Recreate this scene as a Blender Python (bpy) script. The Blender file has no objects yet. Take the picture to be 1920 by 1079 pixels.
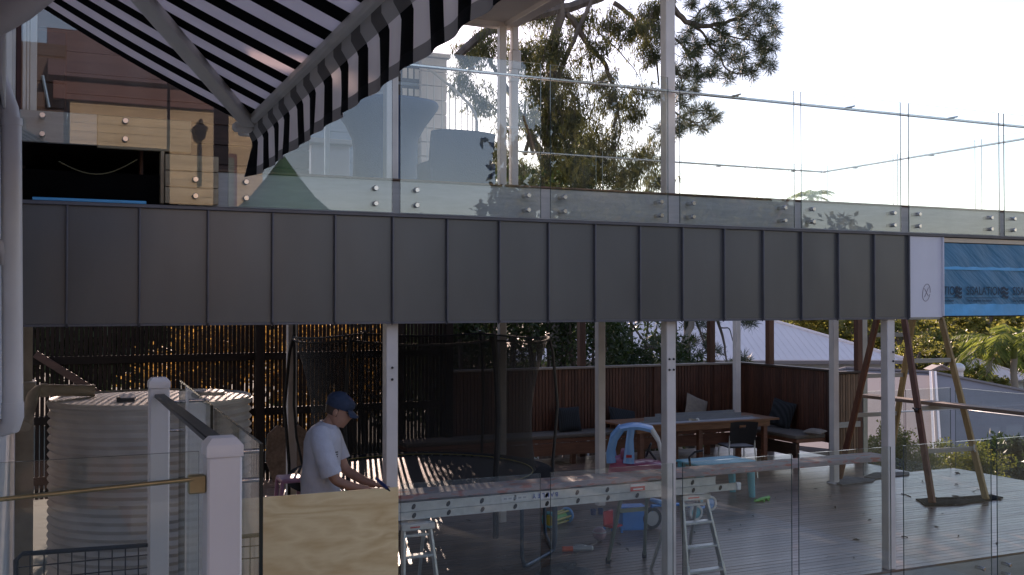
import bpy, bmesh, math, random
import numpy as np
from mathutils import Vector, Matrix, Euler

random.seed(11)
rng = np.random.default_rng(11)
R = math.radians
scene = bpy.context.scene
col = scene.collection

# ------------------------------------------------------------------ camera, sky, sun, exposure
CAM = Vector((0, 0, 2.58))
FPX, CX, CY = 1950.0, 960.0, 539.5
YAW, PITCH = R(24.8), R(0.84)
cam_d = bpy.data.cameras.new('camera')
cam = bpy.data.objects.new('camera', cam_d)
col.objects.link(cam)
cam.location = CAM
cam.rotation_euler = (R(90) + PITCH, 0, -YAW)
cam_d.sensor_width = 36
cam_d.lens = 36 * FPX / 1920
cam_d.clip_start = 0.05
cam_d.clip_end = 2000
scene.camera = cam

SUN_EL, SUN_AZ = R(17), R(16.3)          # azimuth measured from +Y towards +X
world = bpy.data.worlds.new('World')
scene.world = world
world.use_nodes = True
wn = world.node_tree
sky = wn.nodes.new('ShaderNodeTexSky')
sky.sky_type = 'NISHITA'
sky.sun_disc = False
sky.sun_elevation = SUN_EL
sky.sun_rotation = SUN_AZ
sky.altitude = 50
sky.air_density = 1.0
sky.dust_density = 0.2
sky.ozone_density = 1.0
wn.links.new(sky.outputs[0], wn.nodes['Background'].inputs[0])
wn.nodes['Background'].inputs[1].default_value = 0.13
sun_d = bpy.data.lights.new('sun', 'SUN')
sun_d.energy = 4.6
sun_d.angle = R(0.35)
sun_d.color = (1.0, 0.86, 0.68)
sun = bpy.data.objects.new('sun', sun_d)
col.objects.link(sun)
S = Vector((math.sin(SUN_AZ) * math.cos(SUN_EL), math.cos(SUN_AZ) * math.cos(SUN_EL), math.sin(SUN_EL)))
sun.rotation_euler = S.to_track_quat('Z', 'Y').to_euler()
sun.location = (10, 40, 20)
vs = scene.view_settings
vs.view_transform = 'Standard'
vs.look = 'None'
vs.exposure = 0.95
vs.gamma = 1
vs.use_curve_mapping = False
vs.use_white_balance = True            # camera set a little warm, as the photograph is
vs.white_balance_temperature = 7000
vs.white_balance_tint = 31
cy = scene.cycles
cy.transparent_max_bounces = 24
cy.max_bounces = 10
cy.use_denoising = True
cy.sample_clamp_indirect = 8

# ------------------------------------------------------------------ measuring helpers (photo pixel -> point on a real plane)
FW = Vector((math.sin(YAW) * math.cos(PITCH), math.cos(YAW) * math.cos(PITCH), math.sin(PITCH)))
RT = Vector((math.cos(YAW), -math.sin(YAW), 0))
UP = RT.cross(FW)
def ray(x, y): return FW + RT * ((x - CX) / FPX) + UP * ((CY - y) / FPX)
def PY(x, y, Y):
    d = ray(x, y); return CAM + d * (Y / d.y)
def PX(x, y, X):
    d = ray(x, y); return CAM + d * (X / d.x)
def PZ(x, y, z):
    d = ray(x, y); return CAM + d * ((z - CAM.z) / d.z)
def PD(x, y, d): return CAM + ray(x, y) * d
def XA(x, Y): return PY(x, 568, Y).x

# ------------------------------------------------------------------ materials
MATS = {}
def new_mat(name):
    m = bpy.data.materials.new(name); m.use_nodes = True
    MATS[name] = m
    return m, m.node_tree, m.node_tree.nodes['Principled BSDF']
def nd(t, kind, **kw):
    n = t.nodes.new(kind)
    for k, v in kw.items(): setattr(n, k, v)
    return n
def pm(name, c, rough=.6, metal=0, var=.12, scale=6, bump=.0, bscale=60, spec=.5, rand=0.0, stretch=(1,1,1), dirt=None, coat=0):
    """painted / plain surface: noise-driven tone, optional relief, per-object tone"""
    m, t, b = new_mat(name)
    L = t.links.new
    tc = nd(t, 'ShaderNodeTexCoord')
    mp = nd(t, 'ShaderNodeMapping'); mp.inputs['Scale'].default_value = stretch
    L(tc.outputs['Object'], mp.inputs[0])
    n1 = nd(t, 'ShaderNodeTexNoise'); n1.inputs['Scale'].default_value = scale; n1.inputs['Detail'].default_value = 6
    L(mp.outputs[0], n1.inputs['Vector'])
    rp = nd(t, 'ShaderNodeValToRGB')
    rp.color_ramp.elements[0].position = .3; rp.color_ramp.elements[1].position = .7
    lo = [max(0, x * (1 - var)) for x in c]; hi = [min(1, x * (1 + var)) for x in c]
    if dirt: lo = list(dirt)
    rp.color_ramp.elements[0].color = (*lo, 1); rp.color_ramp.elements[1].color = (*hi, 1)
    L(n1.outputs['Fac'], rp.inputs[0])
    out = rp.outputs[0]
    if rand:
        oi = nd(t, 'ShaderNodeObjectInfo')
        mr = nd(t, 'ShaderNodeMapRange'); mr.inputs['To Min'].default_value = 1 - rand; mr.inputs['To Max'].default_value = 1 + rand
        L(oi.outputs['Random'], mr.inputs['Value'])
        hs = nd(t, 'ShaderNodeHueSaturation'); L(out, hs.inputs['Color']); L(mr.outputs[0], hs.inputs['Value'])
        out = hs.outputs[0]
    L(out, b.inputs['Base Color'])
    b.inputs['Roughness'].default_value = rough
    b.inputs['Metallic'].default_value = metal
    b.inputs['Specular IOR Level'].default_value = spec
    if coat: b.inputs['Coat Weight'].default_value = coat
    if bump:
        n2 = nd(t, 'ShaderNodeTexNoise'); n2.inputs['Scale'].default_value = bscale; n2.inputs['Detail'].default_value = 4
        L(mp.outputs[0], n2.inputs['Vector'])
        bp = nd(t, 'ShaderNodeBump'); bp.inputs['Strength'].default_value = bump; bp.inputs['Distance'].default_value = .02
        L(n2.outputs['Fac'], bp.inputs['Height']); L(bp.outputs[0], b.inputs['Normal'])
    return m
def wood(name, c1, c2, axis='z', scale=3, rough=.6, rand=.2, bump=.15, dist=3, spec=.4, rough2=None, coat=0, fine=14):
    m, t, b = new_mat(name)
    L = t.links.new
    tc = nd(t, 'ShaderNodeTexCoord'); mp = nd(t, 'ShaderNodeMapping')
    s = {'x': (.12, 1, 1), 'y': (1, .12, 1), 'z': (1, 1, .12)}[axis]
    mp.inputs['Scale'].default_value = s
    oi = nd(t, 'ShaderNodeObjectInfo')
    ml = nd(t, 'ShaderNodeVectorMath', operation='SCALE'); ml.inputs['Scale'].default_value = 37
    cb = nd(t, 'ShaderNodeCombineXYZ'); 
    for i in range(3): L(oi.outputs['Random'], cb.inputs[i])
    L(cb.outputs[0], ml.inputs[0]); ad = nd(t, 'ShaderNodeVectorMath', operation='ADD')
    L(tc.outputs['Object'], ad.inputs[0]); L(ml.outputs[0], ad.inputs[1]); L(ad.outputs[0], mp.inputs[0])
    n1 = nd(t, 'ShaderNodeTexNoise'); n1.inputs['Scale'].default_value = scale * fine; n1.inputs['Detail'].default_value = 8
    n1.inputs['Distortion'].default_value = .6
    n0 = nd(t, 'ShaderNodeTexNoise'); n0.inputs['Scale'].default_value = scale; n0.inputs['Detail'].default_value = 3; n0.inputs['Distortion'].default_value = dist
    L(mp.outputs[0], n1.inputs['Vector']); L(mp.outputs[0], n0.inputs['Vector'])
    mx = nd(t, 'ShaderNodeMath', operation='MULTIPLY_ADD'); mx.inputs[1].default_value = .55
    m2 = nd(t, 'ShaderNodeMath', operation='MULTIPLY'); m2.inputs[1].default_value = .45
    L(n0.outputs['Fac'], m2.inputs[0]); L(n1.outputs['Fac'], mx.inputs[0]); L(m2.outputs[0], mx.inputs[2])
    rp = nd(t, 'ShaderNodeValToRGB'); rp.color_ramp.elements[0].position = .36; rp.color_ramp.elements[1].position = .64
    rp.color_ramp.elements[0].color = (*c1, 1); rp.color_ramp.elements[1].color = (*c2, 1)
    L(mx.outputs[0], rp.inputs[0])
    mr = nd(t, 'ShaderNodeMapRange'); mr.inputs['To Min'].default_value = 1 - rand; mr.inputs['To Max'].default_value = 1 + rand
    L(oi.outputs['Random'], mr.inputs['Value'])
    hs = nd(t, 'ShaderNodeHueSaturation'); L(rp.outputs[0], hs.inputs['Color']); L(mr.outputs[0], hs.inputs['Value'])
    L(hs.outputs[0], b.inputs['Base Color'])
    if rough2:
        r2 = nd(t, 'ShaderNodeMapRange'); r2.inputs['To Min'].default_value = rough; r2.inputs['To Max'].default_value = rough2
        L(n0.outputs['Fac'], r2.inputs['Value']); L(r2.outputs[0], b.inputs['Roughness'])
    else: b.inputs['Roughness'].default_value = rough
    b.inputs['Specular IOR Level'].default_value = spec
    if coat: b.inputs['Coat Weight'].default_value = coat
    bp = nd(t, 'ShaderNodeBump'); bp.inputs['Strength'].default_value = bump; bp.inputs['Distance'].default_value = .004
    L(n1.outputs['Fac'], bp.inputs['Height']); L(bp.outputs[0], b.inputs['Normal'])
    return m
def glass_mat(name, tint, ior=1.5, rough=0.0):
    m, t, b = new_mat(name); L = t.links.new
    t.nodes.remove(b)
    out = [n for n in t.nodes if n.type == 'OUTPUT_MATERIAL'][0]
    tr = nd(t, 'ShaderNodeBsdfTransparent'); tr.inputs[0].default_value = (*tint, 1)
    gl = nd(t, 'ShaderNodeBsdfGlossy'); gl.inputs['Roughness'].default_value = rough; gl.inputs['Color'].default_value = (.97, 1, .99, 1)
    ge = nd(t, 'ShaderNodeNewGeometry'); mr = nd(t, 'ShaderNodeMapRange')
    mr.inputs['To Min'].default_value = ior; mr.inputs['To Max'].default_value = 1 / ior
    L(ge.outputs['Backfacing'], mr.inputs['Value'])
    fr = nd(t, 'ShaderNodeFresnel'); L(mr.outputs[0], fr.inputs['IOR'])
    # faint dried-on film and drip marks
    tc = nd(t, 'ShaderNodeTexCoord'); mp = nd(t, 'ShaderNodeMapping'); mp.inputs['Scale'].default_value = (1, 1, .22); L(tc.outputs['Object'], mp.inputs[0])
    nz = nd(t, 'ShaderNodeTexNoise'); nz.inputs['Scale'].default_value = 5; nz.inputs['Detail'].default_value = 7; nz.inputs['Roughness'].default_value = .65; L(mp.outputs[0], nz.inputs['Vector'])
    fm = nd(t, 'ShaderNodeMapRange'); fm.inputs['From Min'].default_value = .42; fm.inputs['From Max'].default_value = .85; fm.inputs['To Max'].default_value = .045; L(nz.outputs['Fac'], fm.inputs['Value'])
    df = nd(t, 'ShaderNodeBsdfDiffuse'); df.inputs[0].default_value = (.7, .7, .68, 1)
    md = nd(t, 'ShaderNodeMixShader'); L(fm.outputs[0], md.inputs[0]); L(tr.outputs[0], md.inputs[1]); L(df.outputs[0], md.inputs[2])
    mx = nd(t, 'ShaderNodeMixShader'); L(fr.outputs[0], mx.inputs[0]); L(md.outputs[0], mx.inputs[1]); L(gl.outputs[0], mx.inputs[2])
    L(mx.outputs[0], out.inputs[0])
    return m
def leaf_mat(name, c1, c2, trans=.35, rough=.5):
    m, t, b = new_mat(name); L = t.links.new
    out = [n for n in t.nodes if n.type == 'OUTPUT_MATERIAL'][0]
    ge = nd(t, 'ShaderNodeNewGeometry')
    tc = nd(t, 'ShaderNodeTexCoord'); n1 = nd(t, 'ShaderNodeTexNoise'); n1.inputs['Scale'].default_value = .9
    L(tc.outputs['Object'], n1.inputs['Vector'])
    ad = nd(t, 'ShaderNodeMath', operation='MULTIPLY_ADD'); ad.inputs[1].default_value = .6
    sb = nd(t, 'ShaderNodeMath', operation='MULTIPLY'); sb.inputs[1].default_value = .5
    L(n1.outputs['Fac'], sb.inputs[0]); L(ge.outputs['Random Per Island'], ad.inputs[0]); L(sb.outputs[0], ad.inputs[2])
    rp = nd(t, 'ShaderNodeValToRGB'); rp.color_ramp.elements[0].color = (*c1, 1); rp.color_ramp.elements[1].color = (*c2, 1)
    rp.color_ramp.elements[0].position = .15; rp.color_ramp.elements[1].position = .9
    L(ad.outputs[0], rp.inputs[0]); L(rp.outputs[0], b.inputs['Base Color']); b.inputs['Roughness'].default_value = rough
    tl = nd(t, 'ShaderNodeBsdfTranslucent')
    hs = nd(t, 'ShaderNodeHueSaturation'); hs.inputs['Value'].default_value = 1.7; hs.inputs['Saturation'].default_value = 1.1
    L(rp.outputs[0], hs.inputs['Color']); L(hs.outputs[0], tl.inputs[0])
    mx = nd(t, 'ShaderNodeMixShader'); mx.inputs[0].default_value = trans
    L(b.outputs[0], mx.inputs[1]); L(tl.outputs[0], mx.inputs[2]); L(mx.outputs[0], out.inputs[0])
    return m
def stripe_mat(name, period, phase, dark, light, trans=.3, duty=.5):
    """woven awning cloth with printed stripes along the world Y axis"""
    m, t, b = new_mat(name); L = t.links.new
    out = [n for n in t.nodes if n.type == 'OUTPUT_MATERIAL'][0]
    tc = nd(t, 'ShaderNodeTexCoord'); sx = nd(t, 'ShaderNodeSeparateXYZ'); L(tc.outputs['Object'], sx.inputs[0])
    a = nd(t, 'ShaderNodeMath', operation='MULTIPLY_ADD'); a.inputs[1].default_value = 1 / period; a.inputs[2].default_value = phase
    L(sx.outputs['Y'], a.inputs[0])
    f = nd(t, 'ShaderNodeMath', operation='FRACT'); L(a.outputs[0], f.inputs[0])
    g = nd(t, 'ShaderNodeMath', operation='GREATER_THAN'); g.inputs[1].default_value = duty; L(f.outputs[0], g.inputs[0])
    n1 = nd(t, 'ShaderNodeTexNoise'); n1.inputs['Scale'].default_value = 9; L(tc.outputs['Object'], n1.inputs['Vector'])
    mr = nd(t, 'ShaderNodeMapRange'); mr.inputs['To Min'].default_value = .9; mr.inputs['To Max'].default_value = 1.08; L(n1.outputs['Fac'], mr.inputs['Value'])
    mx = nd(t, 'ShaderNodeMix', data_type='RGBA'); L(g.outputs[0], mx.inputs['Factor'])
    mx.inputs[6].default_value = (*dark, 1); mx.inputs[7].default_value = (*light, 1)
    hs = nd(t, 'ShaderNodeHueSaturation'); L(mx.outputs[2], hs.inputs['Color']); L(mr.outputs[0], hs.inputs['Value'])
    L(hs.outputs[0], b.inputs['Base Color']); b.inputs['Roughness'].default_value = .85; b.inputs['Specular IOR Level'].default_value = .2
    tl = nd(t, 'ShaderNodeBsdfTranslucent'); L(hs.outputs[0], tl.inputs[0])
    ms = nd(t, 'ShaderNodeMixShader'); ms.inputs[0].default_value = trans
    L(b.outputs[0], ms.inputs[1]); L(tl.outputs[0], ms.inputs[2]); L(ms.outputs[0], out.inputs[0])
    wv = nd(t, 'ShaderNodeTexNoise'); wv.inputs['Scale'].default_value = 400; L(tc.outputs['Object'], wv.inputs['Vector'])
    bp = nd(t, 'ShaderNodeBump'); bp.inputs['Strength'].default_value = .15; bp.inputs['Distance'].default_value = .002
    L(wv.outputs['Fac'], bp.inputs['Height']); L(bp.outputs[0], b.inputs['Normal'])
    return m
def net_mat(name, c, open_):
    m, t, b = new_mat(name); L = t.links.new
    out = [n for n in t.nodes if n.type == 'OUTPUT_MATERIAL'][0]
    b.inputs['Base Color'].default_value = (*c, 1); b.inputs['Roughness'].default_value = .8
    tr = nd(t, 'ShaderNodeBsdfTransparent'); mx = nd(t, 'ShaderNodeMixShader')
    tc = nd(t, 'ShaderNodeTexCoord'); n1 = nd(t, 'ShaderNodeTexNoise'); n1.inputs['Scale'].default_value = 3
    L(tc.outputs['Object'], n1.inputs['Vector'])
    mr = nd(t, 'ShaderNodeMapRange'); mr.inputs['To Min'].default_value = open_ - .1; mr.inputs['To Max'].default_value = open_ + .1
    L(n1.outputs['Fac'], mr.inputs['Value']); L(mr.outputs[0], mx.inputs[0])
    L(b.outputs[0], mx.inputs[1]); L(tr.outputs[0], mx.inputs[2]); L(mx.outputs[0], out.inputs[0])
    return m

M = {}
M['zinc'] = pm('zinc', (.118, .120, .120), .36, .45, .09, 2.2, .14, 1.1, rand=.06, stretch=(1, 1, .35))
M['zinc_edge'] = pm('zinc_edge', (.12, .12, .135), .45, .4, .1, 8)
M['primer'] = pm('primer', (.62, .62, .68), .5, 0, .04, 3, .05, 1.5)
M['white'] = pm('white_paint', (.64, .595, .565), .45, 0, .06, 3.2, .03, 120, rand=.03, dirt=(.53, .49, .46))
M['void'] = pm('unlit_void_lining', (.004, .004, .004), 1, 0, .2, 5, spec=0)  # black stands in for the shade inside the open void
M['white2'] = pm('white_trim', (.66, .64, .62), .5, 0, .06, 4, .03, 90)
M['balcony_post'] = pm('balcony_post_paint', (.80, .73, .71), .38, 0, .04, 3)
M['pvc'] = pm('pvc_pipe', (.7, .68, .69), .4, 0, .05, 5)
M['pvc2'] = pm('old_pvc_pipe', (.36, .33, .27), .5, 0, .12, 7)
M['cream_wall'] = pm('painted_wall', (.62, .63, .66), .75, 0, .08, 3, .2, 50)
M['edge_board'] = wood('weathered_edge_board', (.33, .325, .31), (.42, .41, .395), 'x', 2.5, .7, .08, .2)
M['cap'] = wood('deck_cap', (.10, .06, .04), (.17, .10, .07), 'x', 3, .6, .1)
M['steel'] = pm('brushed_steel', (.62, .6, .58), .25, 1, .08, 30)
M['alu'] = pm('aluminium', (.55, .57, .57), .38, .75, .1, 20, .03, 200)
M['alu_green'] = pm('green_fibreglass', (.22, .27, .23), .5, 0, .1, 10)
M['brass'] = pm('dull_brass', (.42, .34, .19), .32, .9, .15, 14)
M['dark_metal'] = pm('dark_metal', (.03, .03, .032), .45, .3, .2, 10)
M['glass'] = glass_mat('clear_glass', (.94, .968, .965), 1.62)
M['glass_low'] = glass_mat('clear_glass_lower', (.94, .968, .96), 1.55)
M['glass_near'] = glass_mat('clear_glass_near', (.93, .96, .955), 1.42)
M['glass_edge'] = pm('glass_edge', (.07, .10, .095), .15, 0, .1, 5)
M['glass_edge_dark'] = pm('dark_glass_edge', (.012, .022, .02), .15, 0, .1, 5)
M['glass_edge_light'] = pm('glass_edge_light', (.30, .38, .36), .12, 0, .1, 5, spec=.8)
M['deck'] = wood('oiled_decking', (.105, .062, .040), (.20, .122, .082), 'x', 2, .22, .34, .14, rough2=.42, spec=.65)
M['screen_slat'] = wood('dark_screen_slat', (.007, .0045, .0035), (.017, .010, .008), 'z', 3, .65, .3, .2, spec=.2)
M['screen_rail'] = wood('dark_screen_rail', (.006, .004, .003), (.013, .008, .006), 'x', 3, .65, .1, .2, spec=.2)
M['dark_wood'] = wood('dark_batten', (.056, .019, .010), (.110, .042, .023), 'z', 3, .55, .28, .2)
M['dark_wood_x'] = wood('dark_rail_timber', (.03, .017, .012), (.06, .033, .022), 'x', 3, .55, .15, .2)
M['dark_wood_y'] = wood('dark_cap_timber', (.03, .017, .012), (.06, .033, .022), 'y', 3, .55, .15, .2)
M['cap_grey'] = wood('grey_cap_timber', (.20, .16, .13), (.30, .25, .21), 'x', 3, .55, .1, .2)  # lighter cap colour stands in for reflected sky
M['table_wood'] = wood('table_timber', (.16, .07, .035), (.26, .12, .06), 'x', 2.5, .4, .12, .12)
M['bench_wood'] = wood('bench_timber', (.12, .05, .03), (.2, .085, .05), 'x', 2.5, .5, .15, .12)
M['ply'] = None
M['black'] = pm('black_plastic', (.018, .018, .02), .45, 0, .2, 20)
M['rubber'] = pm('rubber', (.02, .02, .02), .8, 0, .2, 20)
M['tank'] = pm('tank_steel', (.56, .55, .53), .5, .15, .1, 2.5, .04, 60, dirt=(.42, .405, .38))
M['soffit'] = pm('soffit_paint', (.62, .6, .56), .7, 0, .05, 3)
M['pink'] = pm('pink_plastic', (.42, .10, .17), .35, 0, .08, 8, coat=.2)
M['blue_pl'] = pm('blue_plastic', (.16, .38, .68), .35, 0, .08, 6, coat=.2)
M['blue_box'] = pm('blue_box_plastic', (.03, .22, .6), .4, 0, .08, 6)
M['turq'] = pm('turquoise_plastic', (.10, .42, .5), .4, 0, .06, 6)
M['lilac'] = pm('mauve_plastic', (.36, .17, .26), .4, 0, .06, 6)
M['red'] = pm('red_plastic', (.5, .03, .03), .4, 0, .1, 6)
M['orange'] = pm('orange_plastic', (.75, .12, .04), .4, 0, .05, 6)
M['yellow'] = pm('yellow_plastic', (.5, .42, .08), .4, 0, .08, 6)
M['green'] = pm('green_plastic', (.12, .45, .08), .4, 0, .08, 6)
M['white_pl'] = pm('white_plastic', (.68, .68, .66), .4, 0, .05, 6)
M['grey_pl'] = pm('grey_plastic', (.34, .35, .36), .4, 0, .05, 6)
M['slate_fab'] = pm('woven_slate', (.05, .06, .075), .7, 0, .2, 60, .3, 140)
M['cushion_dark'] = None
M['cushion_beige'] = pm('beige_cloth', (.24, .2, .16), .9, 0, .12, 20, .2, 200)
M['bench_pad'] = pm('bench_pad_cloth', (.13, .11, .09), .9, 0, .12, 10, .2, 150)
M['skin'] = pm('skin', (.36, .19, .13), .55, 0, .08, 20)
M['hair'] = pm('hair', (.05, .03, .02), .6, 0, .3, 60)
M['denim'] = pm('navy_cap_cloth', (.02, .037, .075), .8, 0, .2, 40, .2, 200)
M['tee'] = pm('pale_grey_tee', (.46, .48, .55), .85, 0, .07, 12, .6, 16)
M['jeans'] = pm('trouser_cloth', (.06, .07, .1), .85, 0, .15, 20)
M['bark'] = pm('bark', (.12, .095, .08), .85, 0, .35, 5, .5, 12, stretch=(1, 1, .3))
M['bark_pale'] = pm('pale_bark', (.3, .25, .2), .8, 0, .25, 4, .3, 10, stretch=(1, 1, .3))
M['leaf_gum'] = leaf_mat('gum_leaves', (.036, .046, .02), (.125, .125, .05), .48)
M['leaf_pine'] = leaf_mat('pine_needles', (.030, .048, .026), (.065, .08, .04), .2)
M['leaf_dark'] = leaf_mat('dark_shrub_leaves', (.018, .035, .012), (.05, .075, .022), .3)
M['leaf_lit'] = leaf_mat('yellow_green_leaves', (.075, .10, .02), (.19, .18, .04), .5)
M['leaf_far'] = leaf_mat('distant_tree_leaves', (.06, .075, .022), (.22, .205, .06), .55)
M['leaf_orange'] = leaf_mat('rusty_hedge_leaves', (.12, .07, .022), (.40, .25, .085), .55)  # low sun glow between the slats put into the leaf colour
M['leaf_palm'] = leaf_mat('palm_leaflets', (.08, .12, .025), (.2, .22, .06), .5)
M['roof_pale'] = pm('pale_roof_sheet', (.90, .77, .72), .5, 0, .03, .6)
M['roof_grey'] = pm('grey_roof_sheet', (.225, .188, .178), .6, 0, .07, .6)
M['house_wall'] = pm('pale_house_wall', (.55, .54, .52), .8, 0, .06, 1)
M['maroon'] = pm('maroon_paint', (.09, .03, .03), .6, 0, .1, 4)
M['mauve_roof'] = pm('mauve_roof_sheet', (.16, .11, .12), .6, 0, .08, 2)
M['cream_boards'] = wood('cream_weatherboard', (.34, .26, .16), (.49, .385, .245), 'x', 2, .6, .08, .1)
M['brown_boards'] = wood('brown_boards', (.045, .025, .02), (.085, .045, .035), 'x', 2, .6, .12, .15)
M['raw_timber'] = wood('raw_timber', (.24, .185, .12), (.34, .28, .19), 'x', 2, .7, .1, .15)
M['raw_timber_z'] = wood('raw_timber_upright', (.33, .24, .15), (.46, .36, .24), 'z', 2, .7, .1, .15)
M['trestle_wood'] = wood('trestle_timber', (.30, .19, .075), (.44, .3, .13), 'z', 2, .6, .12, .15)
M['trestle_red'] = wood('trestle_red_timber', (.11, .035, .02), (.2, .075, .035), 'z', 2, .5, .12, .15)
M['rung_grey'] = wood('worn_rung', (.3, .28, .24), (.42, .4, .35), 'x', 2, .6, .1, .1)
M['plank_old'] = wood('old_scaffold_plank', (.17, .12, .09), (.3, .22, .17), 'y', 2, .7, .1, .2)
M['plank_paint'] = None
M['mat_black'] = pm('trampoline_mat', (.022, .021, .021), .42, 0, .2, 8)
M['pad_dark'] = pm('trampoline_pad', (.012, .013, .017), .9, 0, .2, 8, spec=.15)
M['net'] = net_mat('safety_net', (.005, .005, .006), .45)
M['tramp_blue'] = pm('trampoline_steel', (.05, .08, .11), .35, .5, .1, 10)
M['wrap'] = None
M['ink'] = pm('dark_print', (.008, .035, .065), .6, 0, .1, 20)
M['pencil'] = pm('pencil_mark', (.22, .17, .2), .8, 0, .1, 30)
M['wrap_bright'] = pm('bare_wrap_strip', (.05, .36, .66), .4, 0, .15, 5, .3, 8)
M['wrap_timber'] = pm('pale_batten', (.6, .5, .38), .7, 0, .08, 5)
M['sheet_metal'] = pm('folded_flashing', (.2, .22, .25), .4, .4, .08, 5)
M['rag'] = pm('pale_rag', (.55, .55, .53), .9, 0, .1, 15, .3, 30)
M['mat_grey'] = pm('grey_floor_cloth', (.17, .16, .15), .95, 0, .2, 8, .4, 30, spec=.1)
M['mat_dark'] = pm('dark_rubber_mat', (.018, .02, .02), .95, 0, .25, 14, .4, 40, spec=.08)
M['rope'] = pm('pale_rope', (.3, .24, .2), .9, 0, .15, 40)
M['navy_pl'] = pm('navy_plastic', (.02, .04, .14), .35, 0, .1, 8)
M['green_cloth'] = pm('green_canvas', (.02, .10, .045), .8, 0, .1, 6)
M['concrete'] = pm('ground_soil', (.052, .052, .030), .95, 0, .3, .8, .4, 6)
M['paving'] = pm('pale_paving', (.46, .43, .39), .8, 0, .12, 1.5, .1, 30)
M['old_cable'] = pm('dull_cable_sheath', (.10, .085, .035), .6, 0, .1, 20)
M['label_w'] = pm('white_sticker', (.62, .62, .6), .4, 0, .05, 30)
M['label_b'] = pm('blue_sticker', (.05, .1, .3), .4, 0, .05, 30)
M['label_r'] = pm('red_sticker', (.55, .06, .05), .4, 0, .05, 30)
M['mesh_blue'] = pm('blue_coated_wire', (.007, .014, .022), .5, 0, .1, 20)

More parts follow.
